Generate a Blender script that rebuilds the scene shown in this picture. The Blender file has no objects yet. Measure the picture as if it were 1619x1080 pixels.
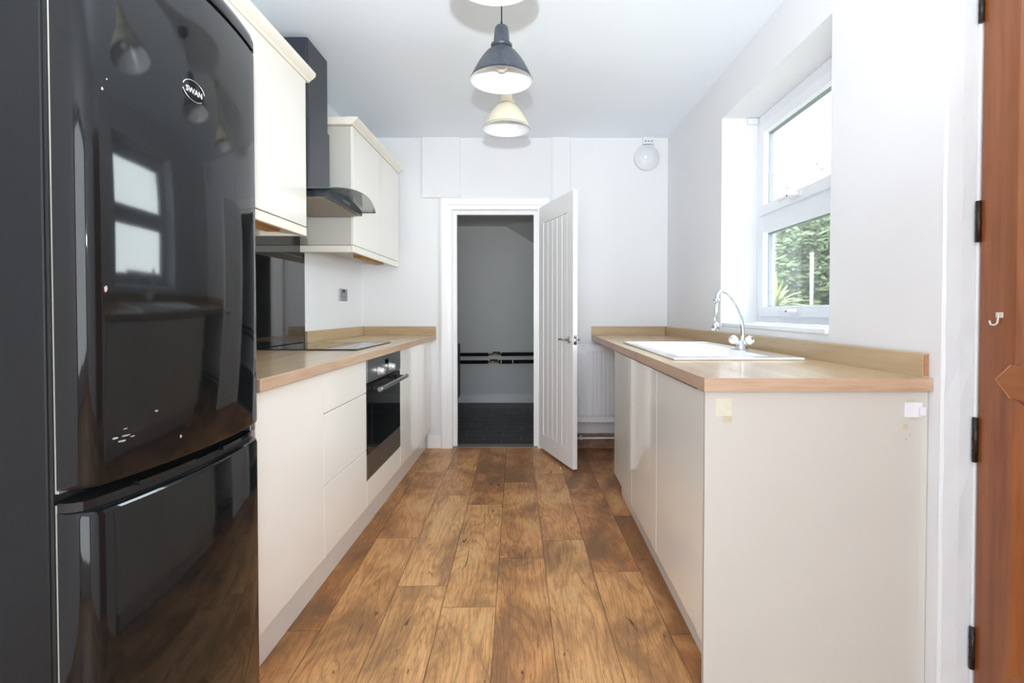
import bpy, bmesh, math, random
from mathutils import Vector, Matrix
random.seed(7)
S = bpy.context.scene
COL = S.collection
PI = math.pi

# ------------------------------------------------------------------ camera
CAMZ = 1.10
cam = bpy.data.cameras.new('camera'); camo = bpy.data.objects.new('camera', cam); COL.objects.link(camo)
camo.location = (0, 0, CAMZ)
camo.rotation_euler = (math.radians(90 - 1.0), 0, 0)
cam.sensor_width = 36; cam.sensor_fit = 'HORIZONTAL'
cam.lens = 800 / 1619 * 36
cam.shift_x = -28.5 / 1619
cam.shift_y = -33.5 / 1619
cam.clip_start = 0.02; cam.clip_end = 200
S.camera = camo
# ------------------------------------------------------------------ world
w = bpy.data.worlds.new('world'); S.world = w; w.use_nodes = True
bg = w.node_tree.nodes['Background']
bg.inputs[0].default_value = (0.90, 0.96, 1.0, 1); bg.inputs[1].default_value = 14.0
# ------------------------------------------------------------------ lights
def area(name, loc, rot, sx, sy, power, col=(1, 1, 1)):
    l = bpy.data.lights.new(name, 'AREA'); l.shape = 'RECTANGLE'; l.size = sx; l.size_y = sy
    l.energy = power; l.color = col
    o = bpy.data.objects.new(name, l); o.location = loc; o.rotation_euler = rot; COL.objects.link(o); return o
fl = bpy.data.lights.new('camera_flash', 'SPOT'); fl.energy = 178; fl.shadow_soft_size = 0.02
fl.spot_size = math.radians(112); fl.spot_blend = 1.0; fl.color = (0.90, 0.965, 1.0)
flo = bpy.data.objects.new('camera_flash', fl); flo.location = (-0.0, -0.05, CAMZ + 0.20); flo.rotation_euler = (math.radians(129), 0, math.radians(6)); COL.objects.link(flo)
area('back_fill_light', (-0.1, -1.70, 1.35), (math.radians(90), 0, 0), 2.0, 2.0, 52, (0.88, 0.95, 1.0))  # added soft ambient fill inside the closed back wall; no window there
po = area('side_window_sky_portal', (1.46, 2.44, 1.62), (math.radians(90), 0, math.radians(90)), 1.02, 1.18, 1, (1, 1, 1))
po.data.cycles.is_portal = True
S.view_settings.view_transform = 'Standard'
S.view_settings.look = 'None'
S.view_settings.gamma = 1.0
S.view_settings.use_curve_mapping = False
S.view_settings.exposure = 0.46
S.cycles.max_bounces = 10; S.cycles.diffuse_bounces = 6; S.cycles.glossy_bounces = 4
S.cycles.transparent_max_bounces = 12
S.cycles.sample_clamp_indirect = 6

# ------------------------------------------------------------------ materials
def lin(c):
    return tuple(((v/255)/12.92 if v/255 <= 0.04045 else ((v/255+0.055)/1.055)**2.4) for v in c) + (1,)
MATS = {}
def mat(name, col, rough=0.5, metal=0.0, coat=0.0, spec=0.5, bump=0.0, bscale=60.0, var=0.0, vscale=6.0, emit=None, aniso=None):
    m = bpy.data.materials.new(name); m.use_nodes = True
    nt = m.node_tree; p = nt.nodes['Principled BSDF']
    p.inputs['Roughness'].default_value = rough; p.inputs['Metallic'].default_value = metal
    p.inputs['Coat Weight'].default_value = coat; p.inputs['Coat Roughness'].default_value = 0.05
    p.inputs['Specular IOR Level'].default_value = spec
    c = lin(col)
    tc = nt.nodes.new('ShaderNodeTexCoord')
    n = nt.nodes.new('ShaderNodeTexNoise'); n.inputs['Scale'].default_value = vscale; n.inputs['Detail'].default_value = 5
    nt.links.new(tc.outputs['Object'], n.inputs['Vector'])
    if aniso:
        mp = nt.nodes.new('ShaderNodeMapping'); mp.inputs['Scale'].default_value = aniso
        nt.links.new(tc.outputs['Object'], mp.inputs['Vector']); nt.links.new(mp.outputs[0], n.inputs['Vector'])
    r = nt.nodes.new('ShaderNodeValToRGB')
    r.color_ramp.elements[0].position = 0.3; r.color_ramp.elements[1].position = 0.7
    r.color_ramp.elements[0].color = tuple(v*(1-var) for v in c[:3]) + (1,)
    r.color_ramp.elements[1].color = tuple(min(1, v*(1+var*0.4)) for v in c[:3]) + (1,)
    nt.links.new(n.outputs['Fac'], r.inputs[0]); nt.links.new(r.outputs[0], p.inputs['Base Color'])
    if bump:
        n2 = nt.nodes.new('ShaderNodeTexNoise'); n2.inputs['Scale'].default_value = bscale; n2.inputs['Detail'].default_value = 3
        nt.links.new(tc.outputs['Object'], n2.inputs['Vector'])
        b = nt.nodes.new('ShaderNodeBump'); b.inputs['Strength'].default_value = bump; b.inputs['Distance'].default_value = 0.01
        nt.links.new(n2.outputs['Fac'], b.inputs['Height']); nt.links.new(b.outputs[0], p.inputs['Normal'])
    if emit:
        p.inputs['Emission Color'].default_value = lin(emit[0]); p.inputs['Emission Strength'].default_value = emit[1]
    MATS[name] = m
    return m

M_wall = mat('white_wall_paint', (231, 231, 233), 0.75, bump=0.10, bscale=18, var=0.02, vscale=2.5)
M_ceil = mat('white_ceiling_paint', (240, 246, 254), 0.85, bump=0.05, bscale=25, var=0.015, vscale=2)
M_rwall = mat('old_white_gloss_paint', (216, 220, 222), 0.5, bump=0.35, bscale=14, var=0.03, vscale=3)
M_trim = mat('white_gloss_trim', (244, 244, 245), 0.35, bump=0.04, bscale=30, var=0.01)
M_upvc = mat('white_upvc', (233, 236, 241), 0.3, var=0.01)
M_gasket = mat('dark_rubber_gasket', (130, 134, 140), 0.6)
M_cream = mat('cream_gloss_laminate', (238, 233, 226), 0.10, coat=0.3, var=0.01, vscale=2)
M_creamR = mat('cream_gloss_laminate_warm', (249, 246, 238), 0.07, coat=0.5, var=0.01, vscale=2)
M_panel = mat('cream_matt_end_panel', (200, 197, 189), 0.45, var=0.02, vscale=3)
M_cornice = mat('cream_moulding', (240, 235, 222), 0.3, var=0.01)
M_carc = mat('carcass_board', (224, 217, 203), 0.5, var=0.03)
M_batten = mat('raw_softwood', (205, 150, 88), 0.7, var=0.35, vscale=8, aniso=(8, 1, 8))
M_black = mat('black_gloss_enamel', (20, 22, 24), 0.06, spec=0.4, coat=0.0, var=0.05, bump=0.012, bscale=5)
M_blackside = mat('black_satin_side', (14, 17, 20), 0.5, spec=0.35, var=0.12, vscale=30, bump=0.05, bscale=250)
M_blackpl = mat('black_plastic', (16, 17, 19), 0.35)
M_seal = mat('pale_door_seal', (160, 161, 152), 0.6, var=0.08, vscale=20)
M_bglass = mat('black_glass', (9, 10, 11), 0.04, coat=0.5, var=0.0)
M_hood = mat('charcoal_metal', (50, 56, 64), 0.28, metal=0.25, var=0.05)
M_steel = mat('brushed_steel', (150, 152, 155), 0.30, metal=0.9, var=0.12, vscale=3, aniso=(1, 2, 120))
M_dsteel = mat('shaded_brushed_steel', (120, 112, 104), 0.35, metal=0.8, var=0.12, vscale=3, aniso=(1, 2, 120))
M_chrome = mat('polished_chrome', (215, 218, 222), 0.07, metal=1.0)
M_mesh = mat('grease_filter_metal', (168, 158, 142), 0.45, metal=0.5, var=0.15, vscale=40)
M_knob = mat('satin_silver', (212, 212, 214), 0.32, metal=0.6)
M_ceramic = mat('white_ceramic', (246, 246, 247), 0.10, coat=0.5)
M_white = mat('white_enamel', (244, 244, 247), 0.3)
M_whitepl = mat('white_plastic', (226, 226, 230), 0.4)
M_grout = mat('bare_plaster_dust', (150, 118, 98), 0.9, var=0.4, vscale=20)
M_greyblue = mat('brushed_slate_enamel', (72, 79, 88), 0.34, metal=0.15, var=0.35, vscale=14, aniso=(3, 3, 1))
M_creamsh = mat('cream_enamel', (226, 217, 193), 0.35, var=0.03)
M_shadein = mat('white_enamel_lining', (243, 246, 250), 0.25)
M_cord = mat('black_cord', (50, 50, 54), 0.6)
M_bulb = mat('frosted_bulb', (228, 230, 226), 0.2, coat=0.5)
M_brass = mat('brass_fitting', (205, 178, 120), 0.3, metal=0.9)
M_foam = mat('black_pipe_foam', (20, 22, 23), 0.8, var=0.3, vscale=40)
M_navy = mat('navy_lever', (14, 26, 46), 0.4)
M_closet = mat('grey_cupboard_paint', (224, 226, 225), 0.8, var=0.03, vscale=3)
M_dgrey = mat('dark_grey_board', (62, 62, 64), 0.5)
M_hinge = mat('dark_bronze_hinge', (56, 46, 42), 0.4, metal=0.6, var=0.3, vscale=60)
M_scuff = mat('pale_scuff', (165, 168, 172), 0.6, var=0.3, vscale=90)
M_pink = mat('pink_chip', (205, 170, 170), 0.6)
M_tape = mat('yellowed_tape', (212, 209, 190), 0.4, var=0.06, vscale=60)
M_glue = mat('glue_stain', (200, 190, 164), 0.5, var=0.1, vscale=60)
M_plaster = mat('plaster_crumb', (225, 218, 212), 0.9)
M_clear = mat('clear_plastic_hook', (205, 195, 185), 0.15, coat=0.5)
M_brick = mat('brick_outside', (132, 100, 88), 0.9, var=0.3, vscale=12)
M_grass = mat('garden_ground', (88, 96, 66), 0.95, var=0.4, vscale=3)
M_coping = mat('pale_stone', (120, 120, 112), 0.8, var=0.1)
M_leaf = mat('green_leaf', (112, 130, 92), 0.55, var=0.5, vscale=1.6)
M_leafd = mat('deep_green_leaf', (88, 108, 76), 0.55, var=0.5, vscale=1.6)
M_palm = mat('palm_leaf', (156, 168, 92), 0.5, var=0.25, vscale=6)
M_bark = mat('bark', (96, 84, 70), 0.9, var=0.4)
M_alu = mat('grey_threshold', (140, 136, 128), 0.45, metal=0.5, var=0.1)

def glassmat(name, tint, rough, fac):
    m = bpy.data.materials.new(name); m.use_nodes = True; nt = m.node_tree
    for n in list(nt.nodes): nt.nodes.remove(n)
    out = nt.nodes.new('ShaderNodeOutputMaterial'); mx = nt.nodes.new('ShaderNodeMixShader')
    tr = nt.nodes.new('ShaderNodeBsdfTransparent'); gl = nt.nodes.new('ShaderNodeBsdfGlossy')
    fr = nt.nodes.new('ShaderNodeFresnel'); fr.inputs[0].default_value = 1.45
    mm = nt.nodes.new('ShaderNodeMath'); mm.operation = 'MULTIPLY'; mm.inputs[1].default_value = fac
    tr.inputs[0].default_value = tint; gl.inputs['Roughness'].default_value = rough
    nt.links.new(fr.outputs[0], mm.inputs[0]); nt.links.new(mm.outputs[0], mx.inputs[0])
    nt.links.new(tr.outputs[0], mx.inputs[1]); nt.links.new(gl.outputs[0], mx.inputs[2]); nt.links.new(mx.outputs[0], out.inputs[0])
    return m
M_glass = glassmat('window_glass', (0.96, 0.985, 0.975, 1), 0.01, 0.8)
M_hglass = glassmat('smoked_clear_glass', (0.965, 0.98, 0.972, 1), 0.02, 0.8)

def woodmat(name, ramp, rough, axis, fine=70.0, coat=0.0, ring=0.5):
    """wood with grain running along the given axis (0 x, 1 y, 2 z)"""
    m = bpy.data.materials.new(name); m.use_nodes = True; nt = m.node_tree; p = nt.nodes['Principled BSDF']
    p.inputs['Roughness'].default_value = rough; p.inputs['Coat Weight'].default_value = coat
    tc = nt.nodes.new('ShaderNodeTexCoord'); mp = nt.nodes.new('ShaderNodeMapping')
    sc = [1.0, 1.0, 1.0]; sc[axis] = 0.07; mp.inputs['Scale'].default_value = sc
    nt.links.new(tc.outputs['Object'], mp.inputs['Vector'])
    a = nt.nodes.new('ShaderNodeTexNoise'); a.inputs['Scale'].default_value = fine; a.inputs['Detail'].default_value = 6; a.inputs['Roughness'].default_value = 0.65
    b = nt.nodes.new('ShaderNodeTexNoise'); b.inputs['Scale'].default_value = fine*0.16; b.inputs['Detail'].default_value = 3; b.inputs['Distortion'].default_value = 0.6
    nt.links.new(mp.outputs[0], a.inputs['Vector']); nt.links.new(mp.outputs[0], b.inputs['Vector'])
    mx = nt.nodes.new('ShaderNodeMix'); mx.data_type = 'FLOAT'; mx.inputs[0].default_value = ring
    nt.links.new(a.outputs['Fac'], mx.inputs[2]); nt.links.new(b.outputs['Fac'], mx.inputs[3])
    r = nt.nodes.new('ShaderNodeValToRGB')
    el = r.color_ramp.elements
    el[0].position = ramp[0][0]; el[0].color = lin(ramp[0][1]); el[1].position = ramp[-1][0]; el[1].color = lin(ramp[-1][1])
    for pos, c in ramp[1:-1]:
        e = el.new(pos); e.color = lin(c)
    nt.links.new(mx.outputs[0], r.inputs[0]); nt.links.new(r.outputs[0], p.inputs['Base Color'])
    return m
OAK = [(0.30, (172, 142, 106)), (0.5, (201, 173, 137)), (0.72, (214, 190, 156))]
M_oakY = woodmat('oak_laminate_long', OAK, 0.22, 1, 60, 0.15)
M_oakX = woodmat('oak_laminate_cross', OAK, 0.3, 0, 60)
OAKE = [(0.30, (160, 128, 104)), (0.5, (190, 159, 133)), (0.72, (206, 178, 153))]
M_oakEY = woodmat('oak_edging_long', OAKE, 0.35, 1, 90)
M_oakEX = woodmat('oak_edging_cross', OAKE, 0.35, 0, 90)
UPS = [(0.30, (160, 134, 100)), (0.5, (184, 158, 123)), (0.72, (200, 177, 143))]
M_upY = woodmat('oak_upstand_long', UPS, 0.3, 1, 45)
M_upX = woodmat('oak_upstand_cross', UPS, 0.3, 0, 45)
M_mahog = woodmat('reddish_hardwood', [(0.28, (92, 46, 20)), (0.5, (138, 78, 38)), (0.75, (164, 102, 54))], 0.35, 2, 45, 0.2, 0.55)
M_mahogH = woodmat('reddish_hardwood_rail', [(0.28, (96, 50, 22)), (0.5, (142, 82, 42)), (0.75, (168, 106, 58))], 0.35, 1, 45, 0.2, 0.55)

def floormat():
    m = bpy.data.materials.new('weathered_oak_plank_vinyl'); m.use_nodes = True; nt = m.node_tree; p = nt.nodes['Principled BSDF']
    N = nt.nodes.new; L = nt.links.new
    uv = N('ShaderNodeUVMap'); uv.uv_map = 'plank'; sd = N('ShaderNodeUVMap'); sd.uv_map = 'seed'
    su = N('ShaderNodeSeparateXYZ'); L(uv.outputs[0], su.inputs[0]); ss = N('ShaderNodeSeparateXYZ'); L(sd.outputs[0], ss.inputs[0])
    def math_(op, a, b=None, c=None):
        n = N('ShaderNodeMath'); n.operation = op
        for i, v in enumerate((a, b, c)):
            if v is None: continue
            if isinstance(v, (int, float)): n.inputs[i].default_value = v
            else: L(v, n.inputs[i])
        return n.outputs[0]
    def comb(x, y, z):
        n = N('ShaderNodeCombineXYZ')
        for i, v in enumerate((x, y, z)):
            if isinstance(v, (int, float)): n.inputs[i].default_value = v
            else: L(v, n.inputs[i])
        return n.outputs[0]
    def noise(vec, scale, detail, rough=0.5, dist=0.0):
        n = N('ShaderNodeTexNoise'); n.inputs['Scale'].default_value = scale; n.inputs['Detail'].default_value = detail
        n.inputs['Roughness'].default_value = rough; n.inputs['Distortion'].default_value = dist; L(vec, n.inputs['Vector']); return n.outputs['Fac']
    u = su.outputs[0]; v = su.outputs[1]; s = math_('MULTIPLY', ss.outputs[0], 53.0)
    # fine streaks
    fine = noise(comb(math_('MULTIPLY', u, 1.0), math_('MULTIPLY', v, 0.05), s), 240, 5, 0.7)
    # cathedral figure: bands of a distorted long field
    fig = noise(comb(math_('MULTIPLY', u, 1.0), math_('MULTIPLY', v, 0.16), s), 6, 1.5, 0.35, 0.25)
    band = math_('PINGPONG', math_('MULTIPLY', fig, 40.0), 1.0)
    # smudges
    sm = noise(comb(math_('MULTIPLY', u, 1.0), math_('MULTIPLY', v, 0.5), math_('ADD', s, 9.0)), 4.6, 6, 0.62, 0.5)
    # knots / cracks
    kn = noise(comb(math_('MULTIPLY', u, 1.0), math_('MULTIPLY', v, 0.16), math_('ADD', s, 21.0)), 26, 5, 0.68, 1.6)
    def ramp(fac, stops):
        r = N('ShaderNodeValToRGB'); el = r.color_ramp.elements
        el[0].position = stops[0][0]; el[0].color = stops[0][1]; el[1].position = stops[-1][0]; el[1].color = stops[-1][1]
        for q, c in stops[1:-1]:
            e = el.new(q); e.color = c
        L(fac, r.inputs[0]); return r.outputs[0]
    def mixc(fac, a, b, mode='MIX'):
        n = N('ShaderNodeMix'); n.data_type = 'RGBA'; n.blend_type = mode
        if isinstance(fac, float): n.inputs[0].default_value = fac
        else: L(fac, n.inputs[0])
        for i, q in ((6, a), (7, b)):
            if isinstance(q, tuple): n.inputs[i].default_value = q
            else: L(q, n.inputs[i])
        return n.outputs[2]
    base = ramp(ss.outputs[1], [(0.0, lin((146, 98, 62))), (0.35, lin((190, 128, 76))), (0.65, lin((218, 157, 98))), (1.0, lin((236, 186, 124)))])
    c1 = mixc(math_('MULTIPLY', ramp(fine, [(0.44, (0, 0, 0, 1)), (0.66, (1, 1, 1, 1))]), 0.60), base, lin((112, 74, 44)))
    c2 = mixc(math_('MULTIPLY', ramp(band, [(0.62, (0, 0, 0, 1)), (1.0, (1, 1, 1, 1))]), 0.42), c1, lin((128, 82, 46)))
    c2b = mixc(math_('MULTIPLY', ramp(sm, [(0.52, (0, 0, 0, 1)), (0.68, (1, 1, 1, 1))]), 0.55), c2, lin((222, 184, 130)))
    dk = math_('MULTIPLY', ramp(sm, [(0.38, (1, 1, 1, 1)), (0.54, (0, 0, 0, 1))]), math_('MULTIPLY_ADD', ss.outputs[1], -0.45, 1.0))
    c3 = mixc(dk, c2b, lin((120, 87, 58)))
    c4 = mixc(ramp(kn, [(0.30, (0.9, 0.9, 0.9, 1)), (0.36, (0, 0, 0, 1))]), c3, lin((66, 44, 28)))
    # joints
    du = math_('MINIMUM', u, math_('SUBTRACT', 0.2, u)); dv = math_('MINIMUM', v, math_('SUBTRACT', 1.0, v))
    dd = math_('MINIMUM', du, dv)
    j = math_('SUBTRACT', 1.0, math_('SMOOTH_MIN', math_('DIVIDE', dd, 0.0030), 1.0, 0.1))
    jc = N('ShaderNodeClamp'); L(j, jc.inputs[0])
    c5 = mixc(math_('MULTIPLY', jc.outputs[0], 0.75), c4, lin((58, 40, 27)))
    L(c5, p.inputs['Base Color'])
    rr = math_('MULTIPLY_ADD', fine, 0.2, 0.30); L(rr, p.inputs['Roughness'])
    b = N('ShaderNodeBump'); b.inputs['Strength'].default_value = 0.25; b.inputs['Distance'].default_value = 0.002
    L(math_('SUBTRACT', fine, math_('MULTIPLY', jc.outputs[0], 1.5)), b.inputs['Height']); L(b.outputs[0], p.inputs['Normal'])
    return m
M_floor = floormat()

def tilemat():
    m = bpy.data.materials.new('dark_slate_tiles'); m.use_nodes = True; nt = m.node_tree; p = nt.nodes['Principled BSDF']
    tc = nt.nodes.new('ShaderNodeTexCoord'); b = nt.nodes.new('ShaderNodeTexBrick')
    b.inputs['Color1'].default_value = lin((52, 54, 57)); b.inputs['Color2'].default_value = lin((74, 74, 76)); b.inputs['Mortar'].default_value = lin((150, 150, 148))
    b.inputs['Scale'].default_value = 1; b.inputs['Brick Width'].default_value = 0.33; b.inputs['Row Height'].default_value = 0.16; b.inputs['Mortar Size'].default_value = 0.003
    n = nt.nodes.new('ShaderNodeTexNoise'); n.inputs['Scale'].default_value = 9; n.inputs['Detail'].default_value = 8
    mx = nt.nodes.new('ShaderNodeMix'); mx.data_type = 'RGBA'; mx.blend_type = 'MULTIPLY'; mx.inputs[0].default_value = 0.8
    nt.links.new(tc.outputs['Object'], b.inputs['Vector']); nt.links.new(tc.outputs['Object'], n.inputs['Vector'])
    nt.links.new(b.outputs[0], mx.inputs[6]); nt.links.new(n.outputs['Fac'], mx.inputs[7]); nt.links.new(mx.outputs[2], p.inputs['Base Color'])
    p.inputs['Roughness'].default_value = 0.45
    return m
M_tile = tilemat()

# ------------------------------------------------------------------ mesh helpers
def add_box(bm, x0, x1, y0, y1, z0, z1, bev=0.0, seg=2):
    r = bmesh.ops.create_cube(bm, size=1.0)
    vs = r['verts']
    for v in vs:
        v.co = Vector(((x0+x1)/2 + v.co.x*(x1-x0), (y0+y1)/2 + v.co.y*(y1-y0), (z0+z1)/2 + v.co.z*(z1-z0)))
    if bev > 0:
        es = list({e for v in vs for e in v.link_edges})
        bmesh.ops.bevel(bm, geom=es, offset=bev, segments=seg, profile=0.5, affect='EDGES')
def bx(x0, x1, y0, y1, z0, z1, bev=0.0, seg=2):
    bm = bmesh.new(); add_box(bm, min(x0,x1), max(x0,x1), min(y0,y1), max(y0,y1), z0, z1, bev, seg); return bm
def add_prism(bm, pts, a, b, axis='z'):
    """extrude 2D polygon between a and b along axis; pts are (x,y) for z, (x,z) for y, (y,z) for x"""
    def P(p, t):
        return {'z': (p[0], p[1], t), 'y': (p[0], t, p[1]), 'x': (t, p[0], p[1])}[axis]
    lo = [bm.verts.new(P(p, a)) for p in pts]; hi = [bm.verts.new(P(p, b)) for p in pts]
    n = len(pts); fs = [bm.faces.new(lo), bm.faces.new(hi)]
    for i in range(n):
        fs.append(bm.faces.new((lo[i], lo[(i+1) % n], hi[(i+1) % n], hi[i])))
    bmesh.ops.recalc_face_normals(bm, faces=fs)
    return fs
def add_hexa(bm, c):
    """c: 8 corners, bottom loop 4 then top loop 4"""
    v = [bm.verts.new(p) for p in c]
    fs = [bm.faces.new([v[i] for i in f]) for f in ((0,3,2,1),(4,5,6,7),(0,1,5,4),(1,2,6,5),(2,3,7,6),(3,0,4,7))]
    bmesh.ops.recalc_face_normals(bm, faces=fs)
def add_tube(bm, pts, r, seg=12, cap=True):
    pts = [Vector(p) for p in pts]; rs = r if isinstance(r, (list, tuple)) else [r]*len(pts)
    rings = []; up = None
    for i, p in enumerate(pts):
        t = (pts[min(i+1, len(pts)-1)] - pts[max(i-1, 0)]).normalized()
        if up is None:
            up = t.orthogonal().normalized()
        else:
            up = (up - t*up.dot(t))
            up = up.normalized() if up.length > 1e-6 else t.orthogonal().normalized()
        s = t.cross(up)
        rings.append([bm.verts.new(p + (up*math.cos(2*PI*k/seg) + s*math.sin(2*PI*k/seg))*rs[i]) for k in range(seg)])
    for i in range(len(rings)-1):
        for k in range(seg):
            f = bm.faces.new((rings[i][k], rings[i][(k+1) % seg], rings[i+1][(k+1) % seg], rings[i+1][k])); f.smooth = True
    if cap:
        bm.faces.new(list(reversed(rings[0]))); bm.faces.new(rings[-1])
def add_lathe(bm, prof, cx, cy, seg=48, closed=False, axis='z', cz=0):
    rings = []
    for (r, t) in prof:
        ring = []
        for k in range(seg):
            a = 2*PI*k/seg; ca, sa = math.cos(a)*r, math.sin(a)*r
            if axis == 'z': co = (cx+ca, cy+sa, t)
            elif axis == 'y': co = (cx+ca, t, cz+sa)
            else: co = (t, cy+ca, cz+sa)
            ring.append(bm.verts.new(co))
        rings.append(ring)
    fs = []
    n = len(rings)
    for i in range(n if closed else n-1):
        A = rings[i]; B = rings[(i+1) % n]
        for k in range(seg):
            f = bm.faces.new((A[k], A[(k+1) % seg], B[(k+1) % seg], B[k])); f.smooth = True; fs.append(f)
    if not closed:
        if prof[0][0] > 1e-5: fs.append(bm.faces.new(rings[0]))
        if prof[-1][0] > 1e-5: fs.append(bm.faces.new(rings[-1]))
    bmesh.ops.recalc_face_normals(bm, faces=fs)
def wloc(o):
    v = Vector((0, 0, 0))
    while o is not None:
        v += o.location; o = o.parent
    return v
def obj(name, bm, m, parent=None, origin=None, smooth=False):
    if parent is not None:
        off = wloc(parent); loc = Vector((0, 0, 0))
    else:
        if origin is None:
            xs = [v.co.x for v in bm.verts]; ys = [v.co.y for v in bm.verts]; zs = [v.co.z for v in bm.verts]
            origin = ((min(xs)+max(xs))/2, (min(ys)+max(ys))/2, min(zs))
        off = Vector(origin); loc = off
    for v in bm.verts: v.co -= off
    me = bpy.data.meshes.new(name); bm.to_mesh(me); bm.free()
    for mm in (m if isinstance(m, (list, tuple)) else [m]): me.materials.append(mm)
    if smooth:
        for p in me.polygons: p.use_smooth = True
    o = bpy.data.objects.new(name, me); COL.objects.link(o); o.location = loc
    if parent is not None: o.parent = parent
    return o
def tag(o, label=None, cat=None, group=None, kind=None):
    if label: o['label'] = label
    if cat: o['category'] = cat
    if group: o['group'] = group
    if kind: o['kind'] = kind
    return o
def thing(name, loc, label, cat, group=None, kind=None):
    o = bpy.data.objects.new(name, None); COL.objects.link(o); o.location = loc; o.empty_display_size = 0.1
    return tag(o, label, cat, group, kind)
def struct(name, bm, m, label=None, parent=None, cat=None):
    o = obj(name, bm, m, parent)
    if parent is None: tag(o, label, cat, None, 'structure')
    return o
def copy_tree(o, parent=None):
    c = o.copy(); COL.objects.link(c)
    if parent is not None: c.parent = parent
    for ch in list(o.children): copy_tree(ch, c)
    return c

# ------------------------------------------------------------------ room dimensions
XL = -1.35; YF = 4.06; CEIL = 2.484; YB = -1.8
def xr(y): return 1.10 + 0.0163*(YF - y)
Y_OPEN = 1.405   # where the right wall turns in to the back door
ODX0, ODX1, ODZ = -0.636, 0.075, 1.926   # doorway in far wall

# floor
bm = bmesh.new()
uvp = bm.loops.layers.uv.new('plank'); uvs = bm.loops.layers.uv.new('seed')
offs = {0: .24, -1: .87, 1: .41, 2: .11, 3: .69, -2: .02, -3: .455, -4: .745, 4: .3, 5: .85, -5: .2, -6: .6}
tone = {(0, 0): .62, (0, 1): .55, (0, 2): .35, (-1, 0): .75, (-1, 1): .30, (-1, 2): .25, (1, 0): .8, (1, 1): .62, (1, 2): .6,
        (2, 0): .72, (2, 1): .35, (2, 2): .2, (3, 0): .15, (3, 1): .45, (3, 2): .1, (-2, 0): .85, (-2, 1): .8, (-2, 2): .6, (-3, 1): .6, (-3, 0): .7, (-3, 2): .75}
sl = -0.028
for c in range(-9, 9):
    o_ = offs.get(c, random.random())
    for k in range(-4, 5):
        y0 = 1.0 + k + o_; y1 = y0 + 1.0
        seed = random.random(); tn = random.uniform(.1, .95)
        if (c, k) in tone: tn = tone[(c, k)]
        if c == 0 and k == 0: tn = .65
        X0 = -0.117 + 0.2*c
        def PX(x, y): return (x + sl*(y-1.5), y - sl*x, 0)
        vs = [bm.verts.new(PX(X0, y0)), bm.verts.new(PX(X0+.2, y0)), bm.verts.new(PX(X0+.2, y1)), bm.verts.new(PX(X0, y1))]
        f = bm.faces.new(vs)
        for lp, q in zip(f.loops, ((0, 0), (.2, 0), (.2, 1), (0, 1))):
            lp[uvp].uv = q; lp[uvs].uv = (seed, tn)
for co, no in (((0, 4.15, 0), (0, 1, 0)), ((0, YB-.1, 0), (0, -1, 0)), ((-1.5, 0, 0), (-1, 0, 0)), ((1.4, 0, 0), (1, 0, 0))):
    bmesh.ops.bisect_plane(bm, geom=bm.verts[:]+bm.edges[:]+bm.faces[:], plane_co=co, plane_no=no, clear_outer=True)
struct('floor', bm, M_floor, 'weathered oak-effect plank vinyl floor running towards the doorway', cat='floor')
# ceiling
struct('ceiling', bx(-1.6, 1.45, YB-.1, YF+.1, CEIL, CEIL+.12), M_ceil, 'flat white painted kitchen ceiling', cat='ceiling')
# left wall
struct('wall_left', bx(XL-.12, XL, YB-.1, YF, -.02, CEIL), M_wall, 'white wall behind hob and left units', cat='wall')
# far wall with doorway
bm = bmesh.new()
add_box(bm, XL-.12, ODX0, YF, YF+.10, -.02, CEIL)
add_box(bm, ODX1, 1.45, YF, YF+.10, -.02, CEIL)
add_box(bm, ODX0, ODX1, YF, YF+.10, ODZ, CEIL)
struct('wall_far', bm, M_wall, 'white end wall with open cupboard doorway', cat='wall')
# boxed-out patches on the far wall
struct('trim_1', bx(-.857, -.555, YF-.022, YF, 2.005, CEIL, .003), M_wall, 'shallow white boxed patch above left side of doorway', cat='boxing')
bm = bmesh.new(); add_prism(bm, [(.175, YF), (.175, YF-.02), (.19, YF-.022), (.315, YF-.012), (.33, YF)], 1.985, CEIL)
struct('trim_2', bm, M_wall, 'shallow white boxed patch above the open door', cat='boxing')
# right wall
WY0, WY1, WZ0, WZ1 = 1.92, 2.965, 1.012, 2.222
XO = 1.40
bm = bmesh.new()
def wseg(y0, y1, z0, z1):
    add_hexa(bm, [(xr(y0), y0, z0), (XO, y0, z0), (XO, y1, z0), (xr(y1), y1, z0), (xr(y0), y0, z1), (XO, y0, z1), (XO, y1, z1), (xr(y1), y1, z1)])
wseg(Y_OPEN, WY0, -.02, CEIL); wseg(WY1, YF, -.02, CEIL); wseg(WY0, WY1, -.02, WZ0); wseg(WY0, WY1, WZ1, CEIL)
struct('wall_right', bm, M_wall, 'white side wall holding the window above the sink', cat='wall')
# rest of the right wall past the back door
bm = bmesh.new()
add_box(bm, 1.16, XO, YB-.1, 0.40, -.02, CEIL); add_box(bm, 1.16, XO, .40, Y_OPEN, 2.12, CEIL)
struct('wall_right_near', bm, M_wall, 'white side wall beyond the wooden door', cat='wall')
# wall behind the camera, solid, without any opening
bm = bmesh.new()
add_box(bm, XL-.12, 1.16, YB-.1, YB, -.02, CEIL)
struct('wall_back', bm, M_wall, 'white wall behind the viewer of the photo', cat='wall')

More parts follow.
